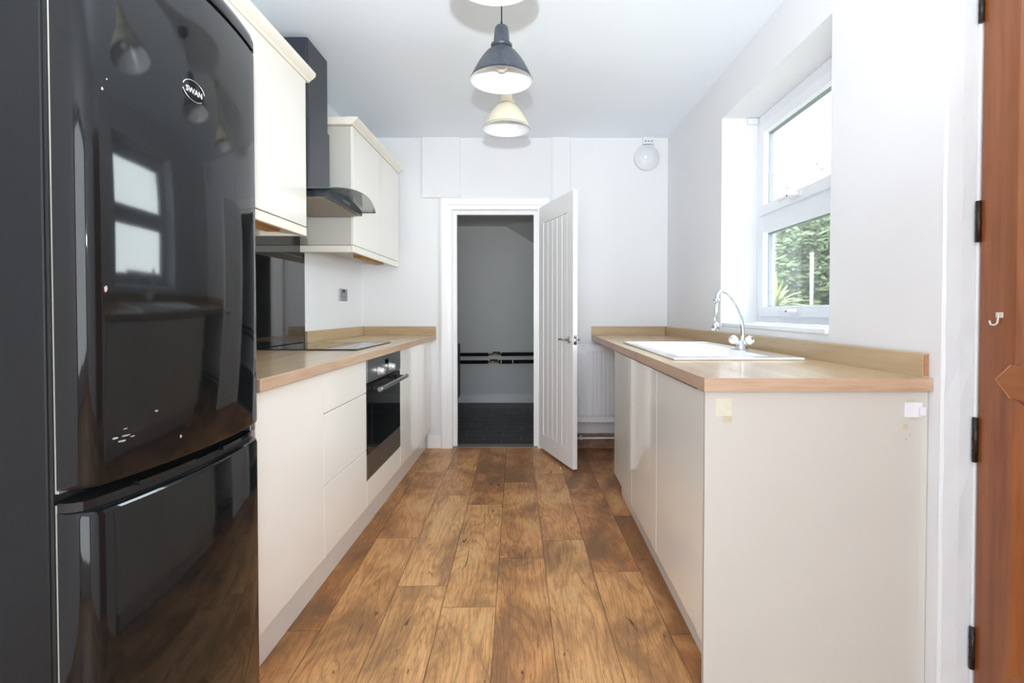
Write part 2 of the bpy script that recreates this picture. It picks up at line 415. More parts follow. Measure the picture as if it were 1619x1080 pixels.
# rough white-painted corner strip between worktop end and wooden door
bm = bmesh.new()
random.seed(3)
prev = None
N = 26
for i in range(N+1):
    z = -.0 + CEIL*i/N
    j = random.uniform(-.002, .002)
    ring = [bm.verts.new(p) for p in ((1.143+j, Y_OPEN, z), (1.150+j, Y_OPEN-.005, z), (1.19, Y_OPEN-.008+j, z), (1.226, Y_OPEN-.007, z), (1.229, Y_OPEN, z))]
    if prev:
        for k in range(4): bm.faces.new((prev[k], prev[k+1], ring[k+1], ring[k]))
    else: bm.faces.new(list(reversed(ring)))
    prev = ring
bm.faces.new(prev)
bmesh.ops.recalc_face_normals(bm, faces=bm.faces[:])
struct('trim_3', bm, M_rwall, 'lumpy white painted corner strip beside the wooden door', cat='door frame')
# right wall upper band past the worktop end (thin edge beside end panel)

# ------------------------------------------------------------------ under-stairs cupboard beyond the doorway
CY = 6.08; CX0 = -1.0; CX1 = 0.85; CC = 2.12
struct('floor_closet', bx(CX0, CX1, 4.15, CY, -.05, -.001), M_tile, 'dark slate tile floor inside the cupboard', cat='floor')
struct('wall_closet_back', bx(CX0-.1, CX1+.1, CY, CY+.08, -.05, 2.3), M_closet, 'grey back wall inside the cupboard', cat='wall')
struct('wall_closet_left', bx(CX0-.1, CX0, YF+.1, CY, -.05, 2.3), M_closet, 'grey left wall inside the cupboard', cat='wall')
struct('wall_closet_right', bx(CX1, CX1+.1, YF+.1, CY, -.05, 2.3), M_closet, 'grey right wall inside the cupboard', cat='wall')
struct('ceiling_closet', bx(CX0-.1, CX1+.1, YF+.1, CY+.08, CC, CC+.2), M_closet, 'low grey ceiling inside the cupboard', cat='ceiling')
bm = bmesh.new()
# sloping stair soffit cutting the far right corner
A = Vector((-.30, CY, CC)); B = Vector((.04, 5.42, CC)); Cc = Vector((.046, CY, 1.917))
nrm = (B-A).cross(Cc-A).normalized()
d = nrm.dot(A)
def zpl(x, y): return (d - nrm.x*x - nrm.y*y)/nrm.z
# line z=CC continues from A through B to x=CX1
tB = (CX1-A.x)/(B.x-A.x); E = A + (B-A)*tB
if E.y < 4.2: 
    E = A + (B-A)*((4.2-A.y)/(B.y-A.y))
pts = [A, E, Vector((CX1, E.y, zpl(CX1, E.y))), Vector((CX1, CY, zpl(CX1, CY)))]
lo = [bm.verts.new(p) for p in pts]; hi = [bm.verts.new((p.x, p.y, CC+.001)) for p in pts[2:]]
bm.faces.new(lo); bm.faces.new((lo[1], hi[0], lo[2])); bm.faces.new((lo[0], lo[3], hi[1])); bm.faces.new((lo[2], hi[0], hi[1], lo[3])); bm.faces.new((lo[0], hi[1], hi[0], lo[1]))
bmesh.ops.recalc_face_normals(bm, faces=bm.faces[:])
struct('trim_4', bm, M_closet, 'sloping grey underside of the stairs inside the cupboard', cat='soffit')
struct('baseboard_closet', bx(CX0, CX1, CY-.018, CY, 0, .10, .004), M_trim, 'white skirting board at back of cupboard', cat='skirting board')
struct('trim_5', bx(ODX0-.0, ODX1, 4.06, 4.165, 0, .006, .002), M_alu, 'grey threshold strip across the doorway', cat='threshold')
# foamed heating pipes with isolating valves
def pipe(name, z, lx, label, dz=0.0, ties=()):
    t = thing(name, (-.3, CY-.06, z), label, 'pipe', None)
    bm = bmesh.new()
    add_tube(bm, [(-.845, CY-.055, z-.004), (-.5, CY-.055, z-.002), (lx-.06, CY-.055, z)], .021, 14)
    add_tube(bm, [(lx+.10, CY-.055, z), (.5, CY-.055, z+.006), (CX1, CY-.055, z+.008)], .022, 14)
    for (a, b) in ties[1:2]:
        add_tube(bm, [(a, CY-.055, z), (b, CY-.055, z)], .0235, 14)
    obj('foam_sleeve', bm, M_foam, t)
    bm = bmesh.new(); add_tube(bm, [(lx-.06, CY-.055, z), (lx+.10, CY-.055, z)], .0095, 12)
    for q in (lx-.045, lx-.01, lx+.055, lx+.085): add_tube(bm, [(q-.008, CY-.055, z), (q+.008, CY-.055, z)], .015, 8)
    obj('brass_valve', bm, M_brass, t)
    bm = bx(lx-.005, lx+.085, CY-.085, CY-.04, z+.012, z+.030, .006)
    l = obj('lever', bm, M_navy, t)
    return t
pipe('heating_pipe', .590, -.44, 'upper black foam-wrapped pipe on cupboard back wall with navy lever')
p2 = pipe('heating_pipe', .500, -.47, 'lower black foam-wrapped pipe on cupboard back wall with pale ties', ties=((0, 0), (-.33, -.21)))
for q in (-.345, -.205):
    bm = bmesh.new(); add_tube(bm, [(q-.006, CY-.055, .5015), (q+.006, CY-.055, .5015)], .0245, 14)
    obj('cable_tie', bm, M_whitepl, p2)
t = thing('dark_panel', (-.80, 5.4, 0), 'dark grey appliance edge just inside the cupboard doorway, left side', 'appliance')
obj('body', bx(-.99, -.808, 5.25, 5.85, .12, .73, .006), M_dgrey, t)
obj('top', bx(-.99, -.838, 5.25, 5.85, .73, .80, .006), M_blackpl, t)
obj('foot', bx(-.97, -.93, 5.3, 5.34, 0, .12), M_blackpl, t)
obj('foot', bx(-.86, -.82, 5.3, 5.34, 0, .12), M_blackpl, t)

# ------------------------------------------------------------------ doorway frame and open door
bm = bmesh.new()
def casing(x0, x1, z0, z1):
    pass
cw = .078
def arch_prof(a, inward):  # plan profile of architrave from outer a towards opening
    s = inward
    return [(a, YF), (a, YF-.018), (a+s*.012, YF-.022), (a+s*.05, YF-.020), (a+s*.060, YF-.014), (a+s*cw, YF-.012), (a+s*cw, YF)]
add_prism(bm, arch_prof(ODX0-cw, 1), 0, ODZ+cw)
add_prism(bm, arch_prof(ODX1+cw, -1), 0, ODZ+cw)
pf = [(YF, ODZ+cw), (YF-.018, ODZ+cw), (YF-.022, ODZ+cw-.012), (YF-.020, ODZ+cw-.05), (YF-.014, ODZ+cw-.06), (YF-.012, ODZ), (YF, ODZ)]
add_prism(bm, pf, ODX0-cw+.02, ODX1+cw-.02, axis='x')
# lining + stops
add_box(bm, ODX0+.0002, ODX0+.012, YF-.010, YF+.105, 0, ODZ-.0002); add_box(bm, ODX1-.012, ODX1-.0002, YF-.010, YF+.105, 0, ODZ-.0002)
add_box(bm, ODX0+.012, ODX1-.012, YF-.010, YF+.105, ODZ-.012, ODZ-.0002)
add_box(bm, ODX0+.012, ODX0+.045, YF+.035, YF+.075, 0, ODZ-.012); add_box(bm, ODX1-.045, ODX1-.012, YF+.035, YF+.075, 0, ODZ-.012)
add_box(bm, ODX0+.045, ODX1-.045, YF+.035, YF+.075, ODZ-.045, ODZ-.012)
struct('trim_6', bm, M_trim, 'white moulded frame around the cupboard doorway', cat='door frame')
obj_k = bx(ODX0+.009, ODX0+.0135, YF+.004, YF+.028, .87, .93); 
o = obj('strike_plate', obj_k, M_chrome, bpy.data.objects['trim_6'])
# baseboards on far wall
struct('baseboard_far', bx(-.825, ODX0-cw-.001, YF-.016, YF, 0, .11, .004), M_trim, 'short white skirting piece left of the doorway', cat='skirting board')

# door leaf : local u along +X from hinge, thickness along Y(0..-t) ; face seen is +? (built directly then rotated)
DW, DT, DH0, DH1 = .665, .034, .018, 1.925
d1 = thing('door_1', (.066, YF+.004, 0), 'white panelled door with vertical grooves standing open into the kitchen', 'door', None, 'structure')
def leaf():
    bm = bmesh.new()
    U0, U1, Z0, Z1 = .105, DW-.10, .13, 1.79
    add_box(bm, 0, U0, 0, DT, DH0, DH1, .0015, 1); add_box(bm, U1, DW, 0, DT, DH0, DH1, .0015, 1)
    add_box(bm, U0, U1, 0, DT, DH0, Z0); add_box(bm, U0, U1, 0, DT, Z1, DH1)
    nb = 5; w_ = (U1-U0-.012)/nb
    add_box(bm, U0, U1, .010, DT-.010, Z0, Z1)
    for i in range(nb):
        a = U0+.006+i*w_
        add_prism(bm, [(a+.001, .010), (a+.006, .0035), (a+w_-.006, .0035), (a+w_-.001, .010)], Z0+.006, Z1-.006)
        add_prism(bm, [(a+.001, DT-.010), (a+.006, DT-.0035), (a+w_-.006, DT-.0035), (a+w_-.001, DT-.010)], Z0+.006, Z1-.006)
    return bm
# closed position: leaf runs from hinge towards -X. local +X = away from hinge; rotate so.
lf = leaf()
me = bpy.data.meshes.new('leaf'); lf.to_mesh(me); lf.free(); me.materials.append(M_trim)
lfo = bpy.data.objects.new('leaf', me); COL.objects.link(lfo); lfo.parent = d1
def dpart(name, bm, m, par=None):
    me = bpy.data.meshes.new(name); bm.to_mesh(me); bm.free(); me.materials.append(m)
    o = bpy.data.objects.new(name, me); COL.objects.link(o); o.parent = par or d1; return o
HZ = .905; HU = DW-.055
for side, yy, s in (('a', 0, -1), ('b', DT, 1)):
    bm = bmesh.new()
    add_lathe(bm, [(0.025, yy), (0.025, yy+s*.006), (.018, yy+s*.009), (.010, yy+s*.010), (.009, yy+s*.038)], HU, 0, 24, axis='y', cz=HZ)
    add_tube(bm, [(HU+.004, yy+s*.036, HZ), (HU-.02, yy+s*.042, HZ), (HU-.06, yy+s*.043, HZ+.002), (HU-.095, yy+s*.040, HZ-.001), (HU-.115, yy+s*.034, HZ-.010)], [.009, .009, .0075, .007, .006], 12)
    dpart('door_handle', bm, M_chrome)
bm = bx(DW, DW+.0015, .006, DT-.006, HZ-.032, HZ+.032); lt = dpart('latch_plate', bm, M_chrome)
bm = bx(DW+.0015, DW+.009, .012, DT-.012, HZ-.009, HZ+.009, .002); dpart('latch_bolt', bm, M_chrome, lt)
for zz in (.25, 1.65):
    bm = bmesh.new(); add_tube(bm, [(-.004, DT+.001, zz-.04), (-.004, DT+.001, zz+.04)], .005, 10); dpart('hinge', bm, M_chrome)
# direction of leaf: towards (dx=+.22, dy=-.61)
ang = math.atan2(-.615, .222)
d1.rotation_euler = (0, 0, ang)

# ------------------------------------------------------------------ left base run
FX = -.780   # door front plane
def slabdoor(x_front, y0, y1, z0, z1, m, parent, th=.018, name='door', sgn=-1):
    g = .0016
    a, b = (x_front-th, x_front) if sgn < 0 else (x_front, x_front+th)
    return obj(name, bx(a, b, y0+g, y1-g, z0+g, z1-g, .0018, 2), m, parent)
WT0, WT1 = .873, .911
def base_unit(y0, y1, label, fronts):
    t = thing('base_cabinet', (-1.07, (y0+y1)/2, 0), label, 'cabinet')
    obj('carcass', bx(XL+.01, FX-.0185, y0+.0005, y1-.0005, .16, WT0-.0005), M_carc, t)
    for (nm, z0, z1) in fronts: slabdoor(FX, y0, y1, z0, z1, M_cream, t, name=nm)
    obj('plinth', bx(FX-.075, FX-.058, y0, y1, 0, .158), M_cream, t)
    return t
base_unit(1.43, 1.905, 'cream gloss base unit with one tall door next to the fridge', [('door', .16, .868)])
base_unit(1.905, 2.405, 'cream gloss three-drawer base unit left of the oven', [('drawer_front', .711, .868), ('drawer_front', .437, .711), ('drawer_front', .16, .437)])
base_unit(3.03, 3.525, 'cream gloss base unit with single door immediately beyond the oven', [('door', .16, .868)])
base_unit(3.525, 3.87, 'narrow cream base unit at the doorway end of the hob run', [('door', .16, .868)])
t = thing('filler_panel', (-.8, 3.96, 0), 'cream filler panel closing the gap at the end wall', 'panel')
obj('panel', bx(FX-.035, FX-.018, 3.872, YF-.002, .16, .870), M_cream, t)
obj('plinth', bx(FX-.075, FX-.058, 3.872, YF-.022, 0, .1585), M_cream, t)
# oven housing
t = thing('oven_housing', (-1.07, 2.717, 0), 'cream cabinet housing built around the oven', 'cabinet')
bm = bmesh.new(); add_box(bm, XL+.01, FX-.02, 2.4055, 2.423, .16, WT0-.0005); add_box(bm, XL+.01, FX-.02, 3.012, 3.0295, .16, WT0-.0005); add_box(bm, XL+.01, FX-.02, 2.423, 3.012, .16, .27)
obj('carcass', bm, M_carc, t)
slabdoor(FX, 2.405, 3.03, .16, .285, M_cream, t, name='lower_panel')
obj('plinth', bx(FX-.075, FX-.058, 2.405, 3.03, 0, .158), M_cream, t)
# oven
t = thing('built_in_oven', (-1.05, 2.717, .29), 'stainless steel and black glass built-in oven under the hob', 'oven')
obj('casing', bx(XL+.06, FX-.022, 2.428, 3.007, .292, .866), M_dgrey, t)
OY0, OY1 = 2.409, 3.026
cp = obj('control_panel', bx(FX-.02, FX+.004, OY0, OY1, .757, .868, .002), M_steel, t)
obj('display', bx(FX+.0042, FX+.0052, 2.70, 2.765, .815, .846), M_bglass, cp)
for ky in (2.585, 2.79):
    bm = bmesh.new(); add_lathe(bm, [(0.024, FX+.0042), (0.024, FX+.008), (.019, FX+.010), (.0185, FX+.030), (.016, FX+.034), (0, FX+.034)], 0, ky, 28, axis='x', cz=.795)
    obj('knob', bm, M_knob, cp)
bm = bmesh.new(); add_lathe(bm, [(0.008, FX+.0042), (0.008, FX+.012), (0, FX+.013)], 0, 2.688, 20, axis='x', cz=.787)
obj('button', bm, M_chrome, cp)
dr = obj('door', bx(FX-.02, FX+.002, OY0, OY1, .410, .751, .003), M_bglass, t)
obj('window', bx(FX+.0022, FX+.0032, OY0+.075, OY1-.075, .44, .66), M_bglass, dr)
obj('lower_trim', bx(FX-.02, FX+.002, OY0, OY1, .291, .409, .003), M_dsteel, dr)
bm = bmesh.new()
add_tube(bm, [(FX+.052, 2.445, .722), (FX+.055, 2.47, .722), (FX+.055, 2.96, .722), (FX+.052, 2.985, .722)], .0115, 16)
obj('handle', bm, M_steel, dr)
for ky in (2.50, 2.93):
    obj('handle_bracket', bx(FX+.0025, FX+.046, ky-.014, ky+.014, .712, .732, .003), M_blackpl, dr)

# left worktop
wt = thing('worktop', (-1.05, 2.75, WT0), 'long oak-effect worktop on the left carrying the black hob', 'worktop')
def worktop_mesh(x0, x1, y0, y1, edge, rev=1):
    bm = bmesh.new()
    add_box(bm, x0, x1, y0, y1, WT0, WT1, .0025, 2)
    return bm
def slab(parent, x0, x1, y0, y1, mats, front):
    """top slab; faces on the front side / short sides take the edging material"""
    bm = bx(x0, x1, y0, y1, WT0, WT1, .003, 2)
    bm.normal_update()
    for f in bm.faces:
        n = f.normal
        if abs(n.x) > .6: f.material_index = 1
        elif abs(n.y) > .6: f.material_index = 2
    return obj('slab', bm, mats, parent)
slab(wt, XL+.002, -.7525, 1.4125, YF-.002, [M_oakY, M_oakEY, M_oakEX], 1)
obj('upstand', bx(XL+.002, XL+.020, 3.025, YF-.003, WT1, .981, .002), M_upY, wt)
obj('upstand', bx(XL+.0205, -.7525, YF-.021, YF-.003, WT1, .981, .002), M_upX, wt)
# hob
hb = thing('induction_hob', (-1.08, 2.74, WT1), 'thin black glass hob set into the left worktop', 'hob')
obj('glass_top', bx(-1.322, -.842, 2.455, 3.055, WT1+.0003, WT1+.006, .002), M_bglass, hb)
for (cx, cy, r) in ((-1.2, 2.62, .09), (-.97, 2.62, .07), (-1.2, 2.90, .07), (-.97, 2.90, .09)):
    bm = bmesh.new(); add_lathe(bm, [(r, WT1+.0062), (r+.0015, WT1+.0064), (r+.003, WT1+.0062)], cx, cy, 40, closed=True)
    obj('zone_ring', bm, M_dgrey, hb)
# splashback
sp = obj('splashback', bx(XL+.001, XL+.007, 2.32, 3.02, WT1+.0005, 1.548), M_bglass)
tag(sp, 'tall black glass splashback on the wall behind the hob', 'splashback')
# socket
t = thing('wall_socket', (XL, 3.65, 1.175), 'brushed steel double socket on left wall above the worktop', 'socket')
obj('faceplate', bx(XL, XL+.008, 3.575, 3.722, 1.176, 1.262, .002), M_steel, t)
for yy in (3.612, 3.685):
    bm = bmesh.new()
    add_box(bm, XL+.0081, XL+.009, yy-.004, yy+.004, 1.222, 1.232)
    add_box(bm, XL+.0081, XL+.009, yy-.015, yy-.008, 1.203, 1.209); add_box(bm, XL+.0081, XL+.009, yy+.008, yy+.015, 1.203, 1.209)
    obj('pin_holes', bm, M_blackpl, t)
for yy in (3.636, 3.661):
    obj('switch', bx(XL+.0081, XL+.013, yy-.006, yy+.006, 1.238, 1.254, .001), M_blackpl, t)

# ------------------------------------------------------------------ wall cabinets
UX = -1.03
def wall_unit(y0, y1, ym, label, ends, dz=0.0):
    t = thing('wall_cabinet', (-1.2, (y0+y1)/2, 1.487), label, 'wall cabinet')
    obj('carcass', bx(XL+.001, UX-.019, y0+.001, y1-.001, 1.49, 2.195+dz), M_panel, t)
    for (a, b) in ((y0, ym), (ym, y1)):
        slabdoor(UX, a, b, 1.489, 2.197+dz, M_cream, t)
    # cornice
    bm = bmesh.new()
    pr = [(UX-.03, 2.198), (UX+.004, 2.198), (UX+.010, 2.206), (UX+.022, 2.214), (UX+.034, 2.226), (UX+.036, 2.240), (UX-.03, 2.240)]
    pr = [(a, b+dz) for a, b in pr]
    add_prism(bm, pr, y0-(.030 if ends else 0), y1+(.0 if ends else .028), axis='y')
    if ends: add_box(bm, XL+.001, UX-.03, y0-.030, y0+.02, 2.198+dz, 2.240+dz, .003)
    obj('cornice', bm, M_cornice, t)
    bm = bmesh.new()
    add_box(bm, UX-.020, UX, y0, y1, 1.447, 1.486, .003)
    add_box(bm, XL+.001, UX-.021, y0, y0+.018, 1.447, 1.486, .003)
    if not ends: add_box(bm, XL+.001, UX-.021, y1-.018, y1, 1.447, 1.486, .003)
    obj('pelmet', bm, M_cornice, t)
    obj('batten', bx(-1.20, -1.14, max(y0+.16, y1-.53), y1-.03, 1.464, 1.4885), M_batten, t)
    return t
wall_unit(1.44, 2.342, 1.89, 'cream gloss wall cabinet between fridge and cooker hood', False, -.036)
wall_unit(2.962, 3.975, 3.44, 'cream gloss two-door wall cabinet beyond the cooker hood', True, -.018)

# ------------------------------------------------------------------ cooker hood
t = thing('cooker_hood', (-1.15, 2.65, 1.64), 'charcoal chimney cooker hood with curved clear glass canopy', 'cooker hood')
def rbox(x0, x1, y0, y1, z0, z1, r):
    pts = [(x0, y0)]
    for i in range(5):
        a = -PI/2 + i*PI/8; pts.append((x1-r+r*math.cos(a), y0+r+r*math.sin(a)))
    for i in range(5):
        a = i*PI/8; pts.append((x1-r+r*math.cos(a), y1-r+r*math.sin(a)))
    pts.append((x0, y1))
    bm = bmesh.new(); add_prism(bm, pts, z0, z1); return bm
obj('lower_chimney', rbox(XL+.001, -1.094, 2.515, 2.785, 1.71, 2.06, .012), M_hood, t)
obj('upper_chimney', rbox(XL+.001, -1.101, 2.522, 2.778, 2.06, 2.455, .012), M_hood, t)
HB0, HB1, HBX = 2.395, 2.905, -.960
def arcz(y, zmid, sag, half): return zmid - sag*((y-2.65)/half)**2
bm = bmesh.new()
pts = [(HB0, 1.645), (HB1, 1.645)] + [(y, arcz(y, 1.700, .030, .255)) for y in [HB1 - (HB1-HB0)*i/16 for i in range(17)]]
add_prism(bm, pts, XL+.001, HBX, axis='x')
obj('body', bm, M_hood, t)
obj('grease_filter', bx(XL+.03, HBX-.02, HB0+.02, HB1-.02, 1.640, 1.6448), M_mesh, t)
bm = bmesh.new(); add_prism(bm, [(2.60, 1.662), (2.70, 1.662), (2.70, 1.676), (2.60, 1.676)], HBX+.0002, HBX+.004, axis='x')
obj('switch_panel', bm, M_steel, t)
# glass canopy: arched along the wall, front edge bowed outwards
bm = bmesh.new()
NY, NX = 28, 10
top = []; bot = []
for i in range(NY+1):
    y = 2.352 + (2.952-2.352)*i/NY; tt = (y-2.652)/.30
    xf = -.862 - .035*tt*tt
    z = 1.7045 - .034*tt*tt
    rt = []; rb = []
    for j in range(NX+1):
        x = XL+.002 + (xf-XL-.002)*j/NX
        rt.append(bm.verts.new((x, y, z+.005))); rb.append(bm.verts.new((x, y, z)))
    top.append(rt); bot.append(rb)
for i in range(NY):
    for j in range(NX):
        bm.faces.new((top[i][j], top[i][j+1], top[i+1][j+1], top[i+1][j])); bm.faces.new((bot[i][j], bot[i+1][j], bot[i+1][j+1], bot[i][j+1]))
edges_bm = bmesh.new()
for i in range(NY): 
    f = bm.faces.new((bot[i][NX], bot[i+1][NX], top[i+1][NX], top[i][NX])); f.material_index = 1
for j in range(NX):
    f = bm.faces.new((bot[0][j], bot[0][j+1], top[0][j+1], top[0][j])); f.material_index = 1
    f = bm.faces.new((bot[NY][j], top[NY][j], top[NY][j+1], bot[NY][j+1])); f.material_index = 1
edges_bm.free()
M_gedge = mat('green_glass_edge', (74, 92, 88), 0.15)
g = obj('glass_canopy', bm, [M_hglass, M_gedge], t, smooth=False)
g['label'] = 'clear curved glass canopy'

# ------------------------------------------------------------------ fridge freezer
fr = thing('fridge_freezer', (-1.07, 1.135, 0), 'tall glossy black fridge freezer with scuffed curved doors', 'fridge freezer')
FY0, FY1 = .862, 1.408
obj('body', bx(XL+.03, -.824, FY0-.002, FY1+.002, .03, 1.845, .004), M_blackside, fr)
bm = bmesh.new(); add_box(bm, -.824, -.8115, FY0+.004, FY1-.004, .06, .765); add_box(bm, -.824, -.8115, FY0+.004, FY1-.004, .785, 1.80)
obj('door_seal', bm, M_seal, fr)
obj('inner_gap', bx(-.828, -.818, FY0+.001, FY1-.001, .04, 1.83), M_blackpl, fr)
def doorplan(xb=-.8115, dx=0.0):
    pts = [(xb, FY0)]
    # near rounded shoulder
    pts += [(-.778, FY0), (-.768, FY0+.003), (-.757, FY0+.010), (-.7515, FY0+.020)]
    n = 14
    for i in range(n+1):
        tt = i/n; y = FY0+.028 + (FY1-FY0-.056)*tt
        pts.append((-.7490 + .024*(1-(2*tt-1)**2) + dx, y))
    pts += [(-.7515, FY1-.020), (-.757, FY1-.010), (-.768, FY1-.003), (-.778, FY1), (xb, FY1)]
    return pts
def doorsolid(z0, z1, rb=.008, topr=.008):
    """stack of plan loops with slightly shrunk ends, smooth vertical faces"""
    base = doorplan()
    cyy = (FY0+FY1)/2
    bm = bmesh.new(); loops = []
    lv = [(z0, rb), (z0+rb*.3, rb*.3), (z0+rb, 0)] + [(z1-topr, 0), (z1-topr*.3, topr*.3), (z1, topr)]
    for (z, ins) in lv:
        loops.append([bm.verts.new((max(x-ins, -.8115) if x > -.81 else x, y + (ins if y < cyy and x < -.758 and x > -.81 else (-ins if y > cyy and x < -.758 and x > -.81 else 0))*.5, z)) for (x, y) in base])
    n = len(base)
    for a, b in zip(loops, loops[1:]):
        for k in range(n):
            f = bm.faces.new((a[k], a[(k+1) % n], b[(k+1) % n], b[k])); f.smooth = True
    bm.faces.new(loops[0]); bm.faces.new(loops[-1])
    bmesh.ops.recalc_face_normals(bm, faces=bm.faces[:])
    return bm
def sharp_smooth(o, ang=40):
    me = o.data
    for p in me.polygons: p.use_smooth = True
    bm2 = bmesh.new(); bm2.from_mesh(me)
    for e in bm2.edges:
        if len(e.link_faces) == 2 and e.calc_face_angle(0) > math.radians(ang): e.smooth = False
    bm2.to_mesh(me); bm2.free()
ud = obj('fridge_door', doorsolid(.792, 1.802, .010), M_black, fr); sharp_smooth(ud)
ld = obj('freezer_door', doorsolid(.05, .753, .008, .012), M_black, fr); sharp_smooth(ld)
# top crown
bm = bmesh.new(); base = doorplan(xb=-.90); loops = []
for (z, ins) in ((1.8065, 0), (1.830, .001), (1.846, .006), (1.856, .015), (1.861, .030)):
    loops.append([bm.verts.new((x-ins*(1 if x > -.81 else 0), y+(ins*.6 if y < 1.1 else -ins*.6), z)) for (x, y) in base])
n = len(base)
for a, b in zip(loops, loops[1:]):
    for k in range(n): bm.faces.new((a[k], a[(k+1) % n], b[(k+1) % n], b[k]))
bm.faces.new(loops[0]); bm.faces.new(loops[-1]); bmesh.ops.recalc_face_normals(bm, faces=bm.faces[:])
o = obj('top_cap', bm, M_black, fr); sharp_smooth(o)
# grip rail between doors with two finger slots
bm = bmesh.new()
pts = [(x-.018 if x > -.80 else x, y) for (x, y) in doorplan(xb=-.811)]
add_prism(bm, pts, .7535, .770)
gr = obj('grip_rail', bm, M_blackpl, fr)
def on_front(y):
    tt = (y-(FY0+.028))/(FY1-FY0-.056); return -.7490 + .024*(1-(2*tt-1)**2)
for (ya, yb) in ((.955, 1.10), (1.20, 1.33)):
    bm = bmesh.new()
    q = [(on_front(y)-.016, y) for y in [ya+(yb-ya)*i/6 for i in range(7)]]
    q2 = [(on_front(y)-.004, y) for y in [yb-(yb-ya)*i/6 for i in range(7)]]
    add_prism(bm, q+q2, .7702, .778)
    obj('grip_lip', bm, M_black, gr)
for yy in (FY0+.05, FY1-.05):
    for xx in (-.86, -1.25):
        bm = bmesh.new(); add_lathe(bm, [(.02, 0), (.02, .03)], xx, yy, 16); obj('foot', bm, M_blackpl, fr)
obj('base_grille', bx(-.822, -.80, FY0+.02, FY1-.02, .004, .045), M_blackpl, fr)
# hinge bracket at the far side between doors
obj('hinge_bracket', bx(-.80, -.766, FY1-.026, FY1-.004, .771, .790, .002), M_steel, fr)
# oval maker's badge with lettering
badge_y, badge_z = 1.099, 1.574
ell = bmesh.new()
def ring_pts(a0, a1, ra, rb, n=22):
    return [(on_front(badge_y+ra*math.cos(math.radians(a)))+.0012, badge_y+ra*math.cos(math.radians(a)), badge_z+rb*math.sin(math.radians(a))) for a in [a0+(a1-a0)*i/n for i in range(n+1)]]
add_tube(ell, ring_pts(168, 5, .0335, .0215), [.0004]+[.0013]*21+[.0004], 8)
add_tube(ell, ring_pts(188, 318, .0335, .0215), [.0004]+[.0011]*21+[.0008], 8)
bd = obj('badge', ell, M_chrome, ud); bd['label'] = 'silver oval badge reading SWAN'
fc = bpy.data.curves.new('badge_lettering', 'FONT'); fc.body = 'SWAN'; fc.size = .0175; fc.extrude = .0003; fc.align_x = 'CENTER'; fc.align_y = 'CENTER'; fc.space_character = 1.0
fc.offset = -.0001; fc.resolution_u = 4
fo = bpy.data.objects.new('tmp_text', fc); COL.objects.link(fo)
bpy.context.view_layer.update()
dg = bpy.context.evaluated_depsgraph_get()
tme = bpy.data.meshes.new_from_object(fo.evaluated_get(dg))
bpy.data.objects.remove(fo)
tb = bmesh.new(); tb.from_mesh(tme)
for v in tb.verts:
    x, y, z = v.co
    yy = badge_y + x + .0015
    v.co = Vector((on_front(yy)+.0012+z, yy, badge_z + y - .001))
obj('badge_lettering', tb, M_scuff if False else M_white, bd)
# scuffs and chips
def blob(y, z, ry, rz, m, name='scuff_mark', n=11, par=ud, rag=.35):
    bm = bmesh.new(); vs = []
    for k in range(n):
        a = 2*PI*k/n; r = 1-rag*random.random()
        py = y+ry*math.cos(a)*r; vs.append(bm.verts.new((on_front(py)+.0006, py, z+rz*math.sin(a)*r)))
    bm.faces.new(vs)
    r = bmesh.ops.extrude_face_region(bm, geom=bm.faces[:])
    for v in [g for g in r['geom'] if isinstance(g, bmesh.types.BMVert)]: v.co.x -= .0005
    bmesh.ops.recalc_face_normals(bm, faces=bm.faces[:])
    return obj(name, bm, m, par)
random.seed(11)
for q in ((.906, .872, .006, .0025), (.917, .864, .009, .0022), (.926, .872, .010, .0016), (.938, .868, .006, .0014), (.925, .885, .005, .0012), (.990, .905, .004, .002), (1.05, .84, .003, .004)):
    blob(*q, M_scuff)
blob(.893, 1.140, .0032, .007, M_pink, 'paint_chip')
for q in ((.892, 1.49, .002, .003), (.9, 1.51, .0012, .002)): blob(*q, M_scuff)

# ------------------------------------------------------------------ right base run
RX = .505
RYE = 1.452
def rbase(y0, y1, label):
    t = thing('base_cabinet', (.8, (y0+y1)/2, 0), label, 'cabinet')
    bm = bmesh.new(); c0, c1, e0, e1 = RX+.0185, 1.08, y0+.0005, y1-.0005
    add_box(bm, c0, c1, e0, e0+.018, .13, WT0-.0005); add_box(bm, c0, c1, e1-.018, e1, .13, WT0-.0005); add_box(bm, c0, c1, e0+.018, e1-.018, .13, .148); add_box(bm, c1-.008, c1, e0+.018, e1-.018, .148, WT0-.0005)
    obj('carcass', bm, M_carc, t)
    slabdoor(RX, y0, y1, .13, .866, M_creamR, t, sgn=1)
    obj('plinth', bx(RX+.045, RX+.062, y0, y1, 0, .128), M_cream, t)
    return t
rbase(1.52, 2.01, 'glossy cream base unit at the near end of the sink run')
rbase(2.01, 2.50, 'glossy cream base unit under the sink bowl, middle of three')
rbase(2.50, 3.02, 'glossy cream base unit at the far end beside the radiator')
t = thing('end_panel', (.8, 1.46, 0), 'large cream end panel facing the camera with tape residue', 'panel')
ep = obj('panel', bx(RX-.004, 1.118, RYE-.008, RYE+.010, .0, WT0-.0005, .001), M_panel, t)
obj('filler_strip', bx(RX-.002, RX+.018, RYE+.016, 1.519, .13, .868, .001), M_creamR, t)
obj('scribe_strip', bx(1.1185, 1.1405, RYE-.006, RYE+.010, 0, WT0-.0005, .001), M_panel, t)
PY = RYE-.008
obj('tape_residue', bx(.531, .578, PY-.0008, PY-.0001, .800, .851), M_tape, t)
obj('tape_residue', bx(.552, .577, PY-.0008, PY-.0001, .782, .7995), M_glue, t)
bm = bmesh.new()
